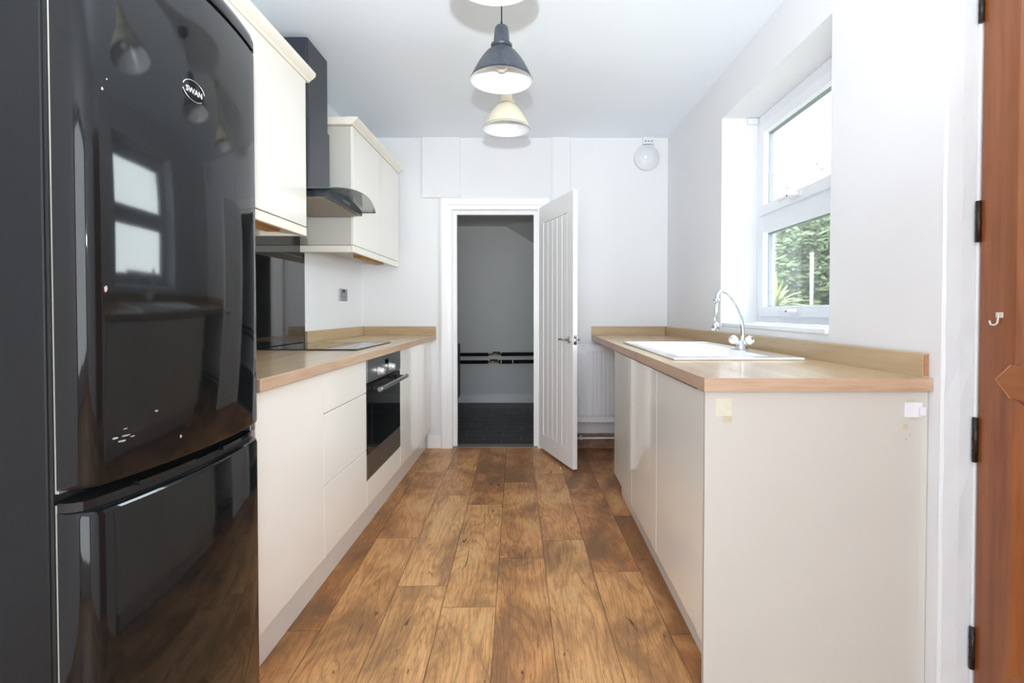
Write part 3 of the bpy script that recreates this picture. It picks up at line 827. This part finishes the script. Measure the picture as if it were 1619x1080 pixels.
add_box(bm, 1.070, 1.121, PY-.004, PY-.0002, .797, .840, .001); add_box(bm, 1.108, 1.124, PY-.014, PY-.0042, .803, .828, .002)
obj('catch_plate', bm, M_whitepl, t)
random.seed(5)
for (xx, zz, rx, rz) in ((1.092, .846, .020, .005), (1.105, .793, .018, .004), (1.075, .77, .008, .010), (1.09, .745, .006, .009), (1.078, .735, .005, .004)):
    bm = bmesh.new(); vs = []
    for k in range(10):
        a = 2*PI*k/10; r = 1-.45*random.random(); vs.append((xx+rx*math.cos(a)*r, zz+rz*math.sin(a)*r))
    add_prism(bm, vs, PY-.0006, PY-.0001, axis='y'); obj('glue_stain', bm, M_glue, t)

wr = thing('worktop', (.8, 2.7, WT0), 'oak-effect worktop on the right holding the white sink', 'worktop')
# right worktop slab with sink cut-out, following the wall
SX0, SX1, SY0, SY1 = .558, 1.065, 1.955, 3.03
bm = bmesh.new()
Y0r, Y1r = 1.43, YF-.002
def wslab(x0, x1, y0, y1, z0=WT0, z1=WT1):
    """x1 None = follow wall"""
    a = x1 if x1 else xr(y0)-.002; b = x1 if x1 else xr(y1)-.002
    add_hexa(bm, [(x0, y0, z0), (a, y0, z0), (b, y1, z0), (x0, y1, z0), (x0, y0, z1), (a, y0, z1), (b, y1, z1), (x0, y1, z1)])
HX0, HX1, HY0, HY1 = SX0+.03, SX1-.10, SY0+.05, SY0+.47
wslab(.494, None, Y0r, HY0); wslab(.494, None, HY1, Y1r); wslab(.494, HX0, HY0, HY1); wslab(HX1, None, HY0, HY1)
bm.normal_update()
for f in bm.faces:
    n = f.normal
    if abs(n.x) > .6: f.material_index = 1
    elif abs(n.y) > .6: f.material_index = 2
obj('slab', bm, [M_oakY, M_oakEY, M_oakEX], wr)
bm = bmesh.new()
y0, y1 = 1.445, YF-.003
prf = [(-.020, WT1), (-.020, .977), (-.016, .981), (-.003, .981), (-.001, .977), (-.001, WT1)]
lo = [bm.verts.new((xr(y0)+p[0], y0, p[1])) for p in prf]; hi = [bm.verts.new((xr(y1)+p[0], y1, p[1])) for p in prf]
bm.faces.new(lo); bm.faces.new(hi)
for k in range(len(prf)): bm.faces.new((lo[k], lo[(k+1) % 6], hi[(k+1) % 6], hi[k]))
bmesh.ops.recalc_face_normals(bm, faces=bm.faces[:])
obj('upstand', bm, M_upY, wr)
M_rawend = mat('raw_orange_board', (178, 130, 92), 0.7, var=0.3, vscale=50)
obj('raw_end', bx(xr(y0)-.017, xr(y0)-.004, y0-.002, y0-.0001, WT1+.004, .976), M_rawend, wr)
obj('upstand', bx(.494, xr(YF)-.021, YF-.021, YF-.003, WT1, .981, .002), M_upX, wr)
# sink
sk = thing('inset_sink', (.81, 2.5, WT1), 'white ceramic sink with ribbed drainer let into the worktop', 'sink')
ST = WT1+.0095
bm = bmesh.new()
bw = HX1-HX0-.03
BX0, BX1, BY0, BY1 = HX0+.012, HX1-.012, HY0+.012, HY1-.012
# rim as frame of blocks around bowl + drainer part
def rb(x0, x1, y0, y1, z0, z1, b=.003): add_box(bm, x0, x1, y0, y1, z0, z1, b, 2)
zb = WT1+.0004
rb(SX0, SX1, SY0, BY0, zb, ST); rb(SX0, BX0, BY0-.004, BY1+.004, zb, ST); rb(BX1, SX1, BY0-.004, BY1+.004, zb, ST)
rb(SX0, SX1, BY1, BY1+.03, zb, ST)
rb(SX0, SX1, BY1+.026, SY1, zb, ST-.004)
rb(SX0, SX0+.018, BY1+.02, SY1, zb, ST); rb(SX1-.018, SX1, BY1+.02, SY1, zb, ST); rb(SX0, SX1, SY1-.018, SY1, zb, ST)
for i in range(13):
    yy = BY1+.08+i*.036
    rb(SX0+.05, SX1-.05, yy, yy+.014, ST-.0045, ST-.0015, .0012)
obj('rim', bm, M_ceramic, sk)
bm = bmesh.new()
zl = WT1-.17
add_box(bm, BX0-.004, BX0+.004, BY0-.004, BY1+.004, zl, ST-.003); add_box(bm, BX1-.004, BX1+.004, BY0-.004, BY1+.004, zl, ST-.003)
add_box(bm, BX0, BX1, BY0-.004, BY0+.004, zl, ST-.003); add_box(bm, BX0, BX1, BY1-.004, BY1+.004, zl, ST-.003); add_box(bm, BX0, BX1, BY0, BY1, zl-.008, zl)
obj('bowl', bm, M_ceramic, sk)
bm = bmesh.new(); add_lathe(bm, [(.035, zl+.0002), (.03, zl+.004), (0, zl+.002)], (BX0+BX1)/2, (BY0+BY1)/2, 24); obj('waste', bm, M_chrome, sk)
# tap
TX, TY = 1.003, 2.40
tp = thing('mixer_tap', (TX, TY, ST), 'chrome swan-neck mixer tap with spray nozzle behind the sink', 'tap')
bm = bmesh.new()
add_lathe(bm, [(.029, ST+.0003), (.029, ST+.006), (.024, ST+.012), (.022, ST+.030), (.017, ST+.040), (.012, ST+.045), (0, ST+.046)], TX, TY, 28)
add_tube(bm, [(TX, TY, ST+.020), (TX-.030, TY-.008, ST+.038)], [.014, .012], 16)
add_tube(bm, [(TX, TY, ST+.020), (TX+.018, TY-.020, ST+.036)], [.014, .012], 16)
obj('tap_body', bm, M_chrome, tp)
for (dx, dy, dz) in ((-.030, -.008, .038), (.018, -.020, .036)):
    v = Vector((dx, dy, dz-.018)).normalized(); p0 = Vector((TX+dx, TY+dy, ST+dz))
    bm = bmesh.new()
    add_tube(bm, [p0, p0+v*.004, p0+v*.014, p0+v*.026, p0+v*.030], [.012, .019, .0215, .0205, .014], 8)
    k_ = obj('tap_handle', bm, M_ceramic, tp)
    bm = bmesh.new(); add_tube(bm, [p0+v*.0302, p0+v*.032], [.008, .007], 12); obj('handle_cap', bm, M_navy if dx > 0 else M_chrome, k_)
sp_pts = []
K = lambda px, py, D: Vector(((px-838)/(800/D), D, CAMZ - (py-492.5)/(800/D)))
path = [(1174, 540, 2.40), (1174.5, 527, 2.40), (1173, 511, 2.40), (1168.5, 494, 2.395), (1162, 480, 2.385), (1154, 469, 2.37), (1146, 462, 2.355), (1139.5, 460, 2.34), (1134.5, 463.5, 2.325), (1132.5, 471, 2.315)]
P = [K(*q) for q in path]
# smooth with Catmull-Rom
def crom(P, n=6):
    out = []
    for i in range(len(P)-1):
        p0 = P[max(i-1, 0)]; p1 = P[i]; p2 = P[i+1]; p3 = P[min(i+2, len(P)-1)]
        for k in range(n):
            t_ = k/n
            out.append(0.5*((2*p1)+(-p0+p2)*t_+(2*p0-5*p1+4*p2-p3)*t_**2+(-p0+3*p1-3*p2+p3)*t_**3))
    out.append(P[-1]); return out
sp_pts = crom(P)
nn = len(sp_pts)
bm = bmesh.new(); add_tube(bm, sp_pts, [.0105 - .003*min(1, i/(nn*.5)) for i in range(nn)], 16)
obj('spout', bm, M_chrome, tp)
e = sp_pts[-1]
bm = bmesh.new()
add_tube(bm, [e+Vector((0, 0, .002)), e-Vector((0, 0, .008)), e-Vector((.0005, 0, .016)), e-Vector((.001, 0, .020))], [.009, .0135, .0135, .009], 16)
add_tube(bm, [e-Vector((.001, 0, .018)), e-Vector((.003, 0, .07)), e-Vector((.004, 0, .112))], [.007, .0065, .007], 14)
add_tube(bm, [e-Vector((.004, 0, .110)), e-Vector((.004, 0, .118)), e-Vector((.004, 0, .126)), e-Vector((.004, 0, .146)), e-Vector((.004, 0, .149))], [.008, .013, .0165, .0175, .014], 18)
obj('spray_nozzle', bm, M_chrome, tp)

# ------------------------------------------------------------------ window
wn = thing('window_1', (1.36, 2.44, WZ0), 'white double-glazed window with two opening sashes above the sink', 'window', None, 'structure')
FXI = 1.326; FXO = 1.396
bm = bmesh.new()
fz0 = 1.036
fw = .062
def fr_box(y0, y1, z0, z1, xi=FXI, xo=FXO, b=.004): add_box(bm, xi, xo, y0, y1, z0, z1, b, 2)
fr_box(WY0, WY0+fw, fz0, WZ1); fr_box(WY1-fw, WY1, fz0, WZ1); fr_box(WY0+fw, WY1-fw, fz0, fz0+fw-.012); fr_box(WY0+fw, WY1-fw, WZ1-fw-.012, WZ1)
TR0, TR1 = 1.585, 1.655
fr_box(WY0+fw, WY1-fw, TR0, TR1)
obj('window_frame', bm, M_upvc, wn)
def sash(z0, z1, bead):
    y0, y1 = WY0+fw-.012, WY1-fw+.012; s = .056
    bm = bmesh.new()
    xi, xo = FXI-.014, FXO-.02
    add_box(bm, xi, xo, y0, y0+s, z0, z1, .003, 2); add_box(bm, xi, xo, y1-s, y1, z0, z1, .003, 2)
    add_box(bm, xi, xo, y0+s, y1-s, z0, z0+s, .003, 2); add_box(bm, xi, xo, y0+s, y1-s, z1-s, z1, .003, 2)
    o = obj('sash', bm, M_upvc, wn)
    bm = bmesh.new(); b = .004; q = s-.001
    for (a0, a1, c0, c1) in ((y0+q, y0+q+b, z0+q, z1-q), (y1-q-b, y1-q, z0+q, z1-q), (y0+q, y1-q, z0+q, z0+q+b), (y0+q, y1-q, z1-q-b, z1-q)):
        add_box(bm, FXI+.016, FXI+.040, a0, a1, c0, c1)
    obj('glazing_gasket', bm, M_gasket, o)
    obj('pane', bx(FXI+.022, FXI+.026, y0+s-.003, y1-s+.003, z0+s-.003, z1-s+.003), M_glass, o)
    # handle
    hy = (y0+y1)/2 + .06; hz = z0+s*.5
    bm = bmesh.new()
    add_box(bm, xi-.010, xi-.0002, hy-.055, hy+.055, hz-.013, hz+.013, .004)
    add_tube(bm, [(xi-.008, hy-.03, hz), (xi-.030, hy-.028, hz), (xi-.036, hy-.005, hz+.001), (xi-.036, hy+.05, hz-.001), (xi-.034, hy+.10, hz-.004)], [.010, .010, .0095, .008, .006], 12)
    obj('window_handle', bm, M_whitepl, o)
    bm = bmesh.new(); add_lathe(bm, [(.006, xi-.0455), (.006, xi-.0445)], 0, hy+.005, 14, axis='x', cz=hz+.001); 
    obj('key_lock', bm, M_dgrey, o)
sash(1.072, TR0+.012, 0)
sash(TR1-.012, WZ1-fw, 0)
# window board
wb = bx(xr(2.0)-.012, FXI+.0, WY0+.002, WY1-.002, 1.0125, 1.0345, .006, 3)
o = obj('window_sill', wb, M_upvc, wn)
# blind bracket
t = obj('blind_bracket', bx(1.262, 1.322, WY1-.018, WY1-.001, 2.185, 2.219, .003), M_whitepl)
tag(t, 'small white blind bracket left in top corner of the window recess', 'bracket')

# ------------------------------------------------------------------ wooden stable door on the right
DXP = 1.232
d2 = thing('door_2', (1.27, 1.0, 0), 'reddish brown panelled hardwood door with dark hinges at the right', 'door', None, 'structure')
YD1 = 1.387; YD0 = .50
SPL = .90
def leafpart(z0, z1, name):
    """door facing -X, front plane DXP"""
    st = .104
    bm = bmesh.new()
    add_box(bm, DXP, DXP+.044, YD1-st, YD1, z0, z1, .002); add_box(bm, DXP, DXP+.044, YD0, YD0+st, z0, z1, .002)
    o = obj('stile', bm, M_mahog, d2)
    return o
leafpart(.02, 2.08, 'stile')
# recessed panels
obj('panel', bx(DXP+.016, DXP+.028, YD0+.10, YD1-.10, .10, .93), M_mahog, d2)
obj('panel', bx(DXP+.016, DXP+.028, YD0+.10, YD1-.10, .93, 2.0), M_mahog, d2)
bm = bmesh.new(); add_box(bm, DXP, DXP+.044, YD0+.104, YD1-.104, 2.0, 2.08); add_box(bm, DXP, DXP+.044, YD0+.104, YD1-.104, .02, .16)
obj('rail', bm, M_mahogH, d2)
# middle rail with pointed end laid into the stile
apY = 1.334; sh = .040; rz0, rz1, rzm = .877, .962, .921
bm = bmesh.new()
pts = [(apY, rzm-.0), (apY-sh, rz1), (YD0+.08, rz1), (YD0+.045, rzm), (YD0+.08, rz0), (apY-sh, rz0)]
add_prism(bm, pts, DXP-.0015, DXP+.040, axis='x')
obj('rail', bm, M_mahogH, d2)
bm = bmesh.new()
M_crk = mat('pale_joint_line', (196, 142, 104), 0.6)
add_tube(bm, [(DXP-.0012, apY-sh, rz1), (DXP-.0012, apY+.0008, rzm), (DXP-.0012, apY-sh, rz0)], .0011, 6)
obj('joint_line', bm, M_crk, d2)
# bevelled mouldings around panels (above and below rail)
for (z0, z1) in ((rz1, 2.0), (.16, rz0)):
    bm = bmesh.new()
    a, b = YD0+.104, YD1-.104; m_ = .022
    # four mitred wedges
    def wedge(p, q, r, s_):
        v = [bm.verts.new(c) for c in (p, q, r, s_)]; bm.faces.new(v)
    o4 = [(DXP+.001, a, z0), (DXP+.001, b, z0), (DXP+.001, b, z1), (DXP+.001, a, z1)]
    i4 = [(DXP+.0155, a+m_, z0+m_), (DXP+.0155, b-m_, z0+m_), (DXP+.0155, b-m_, z1-m_), (DXP+.0155, a+m_, z1-m_)]
    for k in range(4): wedge(o4[k], o4[(k+1) % 4], i4[(k+1) % 4], i4[k])
    r = bmesh.ops.extrude_face_region(bm, geom=bm.faces[:])
    for v in [g for g in r['geom'] if isinstance(g, bmesh.types.BMVert)]: v.co.x += .008
    bmesh.ops.recalc_face_normals(bm, faces=bm.faces[:])
    obj('moulding', bm, M_mahog, d2)
    # raised field
    bm = bmesh.new()
    o4 = [(DXP+.0158, a+.05, z0+.05), (DXP+.0158, b-.05, z0+.05), (DXP+.0158, b-.05, z1-.05), (DXP+.0158, a+.05, z1-.05)]
    i4 = [(DXP+.006, a+.09, z0+.09), (DXP+.006, b-.09, z0+.09), (DXP+.006, b-.09, z1-.09), (DXP+.006, a+.09, z1-.09)]
    vo = [bm.verts.new(c) for c in o4]; vi = [bm.verts.new(c) for c in i4]
    bm.faces.new(vi)
    for k in range(4): bm.faces.new((vo[k], vo[(k+1) % 4], vi[(k+1) % 4], vi[k]))
    bm.faces.new(list(reversed(vo))); bmesh.ops.recalc_face_normals(bm, faces=bm.faces[:])
    obj('raised_field', bm, M_mahog, d2)
for (z0, z1) in ((1.885, 1.985), (1.290, 1.402), (.685, .808), (.108, .224)):
    bm = bmesh.new()
    add_tube(bm, [(DXP-.006, YD1+.001, z0), (DXP-.006, YD1+.001, z1)], .0065, 12)
    add_box(bm, DXP-.0025, DXP-.0003, YD1-.0, YD1+.006, z0+.002, z1-.002)
    for q in (.25, .5, .75): add_tube(bm, [(DXP-.006, YD1+.001, z0+(z1-z0)*q-.001), (DXP-.006, YD1+.001, z0+(z1-z0)*q+.001)], .0073, 12)
    obj('hinge', bm, M_hinge, d2)
# frame liner edge (white) behind the hinges
struct('trim_7', bx(1.2295, 1.30, YD1+.0075, YD1+.0175, 0, 2.12), M_trim, 'thin white edge of the wooden door frame', cat='door frame')
struct('trim_8', bx(1.295, 1.42, .40, YD1, -.02, 2.12), M_trim, 'frame lining behind the wooden door', cat='door frame')
# hook
hk = bmesh.new()
add_box(hk, DXP-.0035, DXP-.0002, 1.316, 1.336, 1.083, 1.098, .001)
add_tube(hk, [(DXP-.004, 1.326, 1.094), (DXP-.006, 1.327, 1.070), (DXP-.011, 1.330, 1.064), (DXP-.016, 1.336, 1.066), (DXP-.017, 1.338, 1.076)], .0024, 8)
tag(obj('adhesive_hook', hk, M_clear), 'little clear stick-on hook on the wooden door', 'hook')

# ------------------------------------------------------------------ radiator
rd = thing('radiator', (.65, YF-.06, .226), 'white ribbed panel radiator on end wall under worktop overhang', 'radiator')
RX0, RX1, RZ0, RZ1 = .350, 1.0, .228, .832; RY = 3.955
bm = bmesh.new()
# corrugated front: build as vertical profile strips with domed ends
pitch = .0333; n = int((RX1-RX0-.03)/pitch)
add_box(bm, RX0, RX1, RY+.008, RY+.014, RZ0, RZ1, .002)
for i in range(n):
    a = RX0+.022+i*pitch
    add_prism(bm, [(a, RY+.008), (a+.006, RY), (a+.020, RY), (a+.026, RY+.008)], RZ0+.055, RZ1-.055)
    for (za, zb_) in ((RZ0+.055, RZ0+.043), (RZ1-.055, RZ1-.043)):
        v = [bm.verts.new(c) for c in ((a, RY+.008, za), (a+.006, RY, za), (a+.020, RY, za), (a+.026, RY+.008, za), (a+.006, RY+.008, zb_), (a+.020, RY+.008, zb_))]
        for f in ((0, 1, 4), (1, 2, 5, 4), (2, 3, 5)): bm.faces.new([v[k] for k in f])
bmesh.ops.recalc_face_normals(bm, faces=bm.faces[:])
obj('front_panel', bm, M_white, rd)
obj('back_panel', bx(RX0, RX1, RY+.060, RY+.068, RZ0, RZ1, .002), M_white, rd)
obj('side_cover', bx(RX0-.006, RX0-.0005, RY+.006, RY+.070, RZ0+.01, RZ1+.004, .002), M_white, rd)
bm = bmesh.new(); add_box(bm, RX0-.004, RX1, RY+.004, RY+.012, RZ1+.0005, RZ1+.008, .002); add_box(bm, RX0-.004, RX1, RY+.060, RY+.070, RZ1+.0005, RZ1+.008, .002)
for i in range(26): add_box(bm, RX0+.01+i*.0245, RX0+.016+i*.0245, RY+.012, RY+.060, RZ1+.001, RZ1+.006)
obj('top_grille', bm, M_white, rd)
for xx in (.45, .88): obj('wall_bracket', bx(xx, xx+.03, RY+.068, YF-.0005, .3, .78), M_white, rd)
vb = bmesh.new()
add_tube(vb, [(RX0-.001, RY+.035, .262), (RX0-.030, RY+.035, .262)], .011, 14)
add_tube(vb, [(RX0-.026, RY+.035, .235), (RX0-.026, RY+.035, .285)], .012, 14)
v1 = obj('valve', vb, M_chrome, rd)
vb = bmesh.new(); add_lathe(vb, [(.013, .285), (.017, .292), (.017, .335), (.012, .345), (0, .346)], RX0-.026, RY+.035, 20); obj('valve_cap', vb, M_whitepl, v1)
vb = bmesh.new(); add_tube(vb, [(RX0-.026, RY+.035, .235), (RX0-.028, RY+.03, .15), (RX0-.03, RY+.02, .001)], .009, 12); obj('tail_pipe', vb, M_steel, v1)
# low pipe and bare wall strip
lp = thing('floor_pipe', (.6, YF-.03, .09), 'thin white pipe clipped along the wall below the radiator', 'pipe')
vb = bmesh.new(); add_tube(vb, [(.335, YF-.03, .085), (.6, YF-.03, .088), (1.05, YF-.03, .086)], .0085, 12); obj('pipe', vb, M_white, lp)
for xx in (.40, .72): obj('pipe_clip', bx(xx, xx+.012, YF-.042, YF-.0165, .074, .108, .003), M_whitepl, lp)
struct('baseboard_bare', bx(ODX1+cw+.002, 1.097, YF-.016, YF-.0005, .0, .120, .003), M_grout, 'stained reddish strip of bare wall below the radiator', cat='skirting board')
obs = bmesh.new(); add_tube(obs, [(.338, 3.93, .232), (.328, 3.925, .10), (.318, 3.92, .004)], [.008, .009, .010], 8)
tag(obj('pipe_stub', obs, M_white), 'short white pipe stub slanting down to floor beside open door', 'pipe')

# ------------------------------------------------------------------ alarm and box on far wall
t = thing('round_alarm', (.929, YF, 2.22), 'round white alarm unit high on the end wall', 'alarm')
bm = bmesh.new(); add_lathe(bm, [(.101, YF-.0003), (.101, YF-.020), (.096, YF-.028), (.070, YF-.031), (.068, YF-.034), (.045, YF-.036), (.035, YF-.042), (0, YF-.044)], .929, 0, 48, axis='y', cz=2.322)
obj('disc', bm, M_whitepl, t)
bm = bmesh.new(); add_lathe(bm, [(.020, YF-.0435), (.018, YF-.047), (0, YF-.048)], .915, 0, 24, axis='y', cz=2.318); obj('test_button', bm, M_white, t)
t = thing('junction_box', (.94, YF, 2.42), 'small square white junction box above the round alarm', 'junction box')
obj('box', bx(.896, .985, YF-.030, YF-.0003, 2.428, 2.4835, .003), M_whitepl, t)
bm = bmesh.new()
for q in (.915, .94, .965): add_box(bm, q-.006, q+.006, YF-.032, YF-.0302, 2.446, 2.452)
obj('vent_slot', bm, M_dgrey, t)

# ------------------------------------------------------------------ pendants
def pendant(px, py, pz, m_out, label):
    t = thing('pendant_lamp', (px, py, pz), label, 'pendant lamp', 'industrial pendant lamps in a row')
    prof = [(.124, 0), (.120, .014), (.112, .030), (.099, .055), (.082, .083), (.062, .108), (.040, .126), (.034, .131)]
    inn = [(r-.0025, h-.0015) for (r, h) in prof]
    bm = bmesh.new(); add_lathe(bm, [(.1265, pz-.002), (.1265, pz+.003)] + [(r, pz+h) for r, h in prof] + [(.0, pz+.131)], px, py, 56)
    # remove bottom cap face so the shade is open
    for f in [f for f in bm.faces if len(f.verts) > 10]: bm.faces.remove(f)
    sh = obj('shade', bm, m_out, t)
    bm = bmesh.new(); add_lathe(bm, [(r, pz+h) for r, h in [(.1262, -.002)] + inn] + [(.0, pz+.129)], px, py, 56)
    for f in [f for f in bm.faces if len(f.verts) > 10]: bm.faces.remove(f)
    obj('shade_lining', bm, M_shadein, sh)
    bm = bmesh.new(); add_lathe(bm, [(.034, pz+.129), (.043, pz+.132), (.043, pz+.142), (.036, pz+.146), (.033, pz+.150), (.027, pz+.208), (.022, pz+.216), (.006, pz+.219), (0, pz+.219)], px, py, 36)
    obj('neck', bm, m_out, t)
    bm = bmesh.new(); add_tube(bm, [(px, py, pz+.219), (px, py, pz+.235)], [.0055, .0045], 12); add_tube(bm, [(px, py, pz+.235), (px, py, CEIL-.028)], .0026, 8)
    obj('cord', bm, M_cord, t)
    bm = bmesh.new(); add_lathe(bm, [(.045, CEIL-.0005), (.045, CEIL-.010), (.030, CEIL-.022), (.008, CEIL-.028), (0, CEIL-.028)], px, py, 32); obj('ceiling_rose', bm, m_out, t)
    bm = bmesh.new(); add_lathe(bm, [(0, pz+.036), (.012, pz+.038), (.024, pz+.048), (.029, pz+.064), (.026, pz+.080), (.016, pz+.098), (.013, pz+.104), (.013, pz+.127)], px, py, 28); obj('bulb', bm, M_bulb, t)
    return t
PZ = 2.035
pendant(-.101, 1.44, PZ+.002, M_creamsh, 'nearest pendant lamp, cut off by the top of the photo, white inside')
pendant(-.115, 2.065, PZ, M_greyblue, 'slate grey brushed metal pendant lamp with white inside')
pendant(-.124, 2.69, PZ+.03, M_creamsh, 'cream enamel pendant lamp hanging furthest away near the doorway')

# ------------------------------------------------------------------ crumbs on the floor
random.seed(21)
crumbs = [((887, 743), .008, 'largest white plaster crumb lying beside the door corner'), ((912, 737), .007, 'white plaster crumb to the right of the open door'), ((893, 739), .004, 'tiny plaster crumb against the largest crumb'),
          ((924, 752), .0035, 'tiny plaster crumb farther right on the dark plank'), ((935, 757), .003, 'tiny plaster crumb closest to the right-hand units')]
for (px, py), s_, lb in crumbs:
    D = 800*CAMZ/(py-492.5); X = (px-838)/(800/D)
    bm = bmesh.new(); bmesh.ops.create_icosphere(bm, subdivisions=1, radius=s_)
    for v in bm.verts: v.co = Vector((v.co.x*random.uniform(.7, 1.4)+X, v.co.y*random.uniform(.7, 1.3)+D, v.co.z*random.uniform(.5, .8)+s_*.55))
    mz = min(v.co.z for v in bm.verts)
    for v in bm.verts: v.co.z -= mz-.0004
    tag(obj('plaster_crumb', bm, M_plaster), lb, 'crumb', 'plaster crumbs on the floor')

# ------------------------------------------------------------------ garden outside the window
struct('ground_outside', bx(1.5, 30, -8, 40, -.3, -.1), M_grass, 'garden ground outside the window', cat='ground')
bm = bmesh.new()
add_box(bm, XO+.002, XO+.022, WY1-.008, 4.2, -.1, 2.7); add_box(bm, XO+.002, XO+.022, .2, WY0+.008, -.1, 2.7)
add_box(bm, XO+.002, XO+.022, WY0, WY1, -.1, WZ0-.0); add_box(bm, XO+.002, XO+.022, WY0, WY1, WZ1, 2.7)
struct('wall_outer', bm, M_brick, 'outer brick face of the side wall beyond the window', cat='wall')
gw = thing('garden_wall', (5, 6.7, -.1), 'low pale garden wall seen through the window', 'wall')
obj('wall', bx(2.6, 8, 6.6, 6.85, -.1, 1.05), M_coping, gw); obj('coping', bx(2.6, 8, 6.56, 6.89, 1.05, 1.10, .01), M_coping, gw)
bm = bmesh.new(); add_tube(bm, [(3.70, 6.66, 1.1), (3.70, 6.66, 1.85)], .018, 12); add_tube(bm, [(3.70, 6.66, 1.85), (3.70, 6.66, 1.87)], [.026, .02], 12)
tag(obj('garden_post', bm, M_white), 'slim white post on the garden wall outside the window', 'post')
def leafcloud(bm, c, rad, n, s, seed):
    rnd = random.Random(seed)
    for _ in range(n):
        u = rnd.uniform(-1, 1); a = rnd.uniform(0, 2*PI); r = rnd.uniform(.25, 1)**.6
        q = math.sqrt(1-u*u); lump = 1+.18*math.sin(5*a+seed)+.15*math.cos(7*u*2+a*3)
        p = Vector((c[0]+rad[0]*q*math.cos(a)*r*lump, c[1]+rad[1]*q*math.sin(a)*r*lump, c[2]+rad[2]*u*r*lump))
        d1_ = Vector((rnd.gauss(0, 1), rnd.gauss(0, 1), rnd.gauss(0, .6))).normalized(); d2_ = d1_.orthogonal().normalized()
        L_ = s*rnd.uniform(.7, 1.3); W_ = L_*.42
        v = [bm.verts.new(p-d1_*L_), bm.verts.new(p+d2_*W_), bm.verts.new(p+d1_*L_), bm.verts.new(p-d2_*W_)]
        bm.faces.new(v)
trees = [((5.6, 10.0), 1.75, (1.2, 1.0, 1.7), M_leaf, 'bushy mid-green tree outside, framed by the left of the window pane'),
         ((11.6, 19.0), 2.9, (2.6, 1.9, 3.0), M_leafd, 'deep green tree outside, behind the white post'),
         ((6.2, 16.6), 2.5, (1.9, 1.9, 2.6), M_leafd, 'deep green tree standing furthest back in the garden'),
         ((8.6, 12.6), 2.5, (1.4, 1.9, 2.6), M_leaf, 'tall mid-green tree nearest the right edge of the window')]
for i, ((x, y), z, rad, m_, lb) in enumerate(trees):
    t = thing('garden_tree', (x, y, -.1), lb, 'tree', 'garden trees outside the window')
    bm = bmesh.new(); leafcloud(bm, (x, y, z), rad, 15000, .075, i+3); obj('foliage', bm, m_, t)
    bm = bmesh.new(); add_tube(bm, [(x, y, -.1), (x+.05, y, .7), (x-.03, y+.02, z)], [.14, .11, .05], 10); obj('trunk', bm, M_bark, t)
# palm
pm = thing('fan_palm', (2.72, 5.75, -.1), 'yellow-green spiky palm just outside the window', 'palm')
bm = bmesh.new(); add_tube(bm, [(2.72, 5.75, -.1), (2.72, 5.75, .6), (2.78, 5.75, 1.16)], [.08, .07, .05], 12); obj('trunk', bm, M_bark, pm)
random.seed(9)
bm = bmesh.new()
for k in range(46):
    a = random.uniform(0, 2*PI); el = random.uniform(-.15, 1.35)
    d_ = Vector((math.cos(a)*math.cos(el), math.sin(a)*math.cos(el), math.sin(el))); L_ = random.uniform(.38, .52)
    p0 = Vector((2.78, 5.75, 1.17)); side = d_.cross(Vector((0, 0, 1))).normalized()
    if side.length < .1: side = Vector((1, 0, 0))
    prev = None
    for i in range(6):
        f_ = i/5; p = p0 + d_*L_*f_ - Vector((0, 0, .10*f_*f_)); wdt = .021*(1-f_)**.6 + .0006
        pr = (bm.verts.new(p+side*wdt), bm.verts.new(p-side*wdt+Vector((0, 0, .004))))
        if prev: bm.faces.new((prev[0], prev[1], pr[1], pr[0]))
        prev = pr
obj('fronds', bm, M_palm, pm)
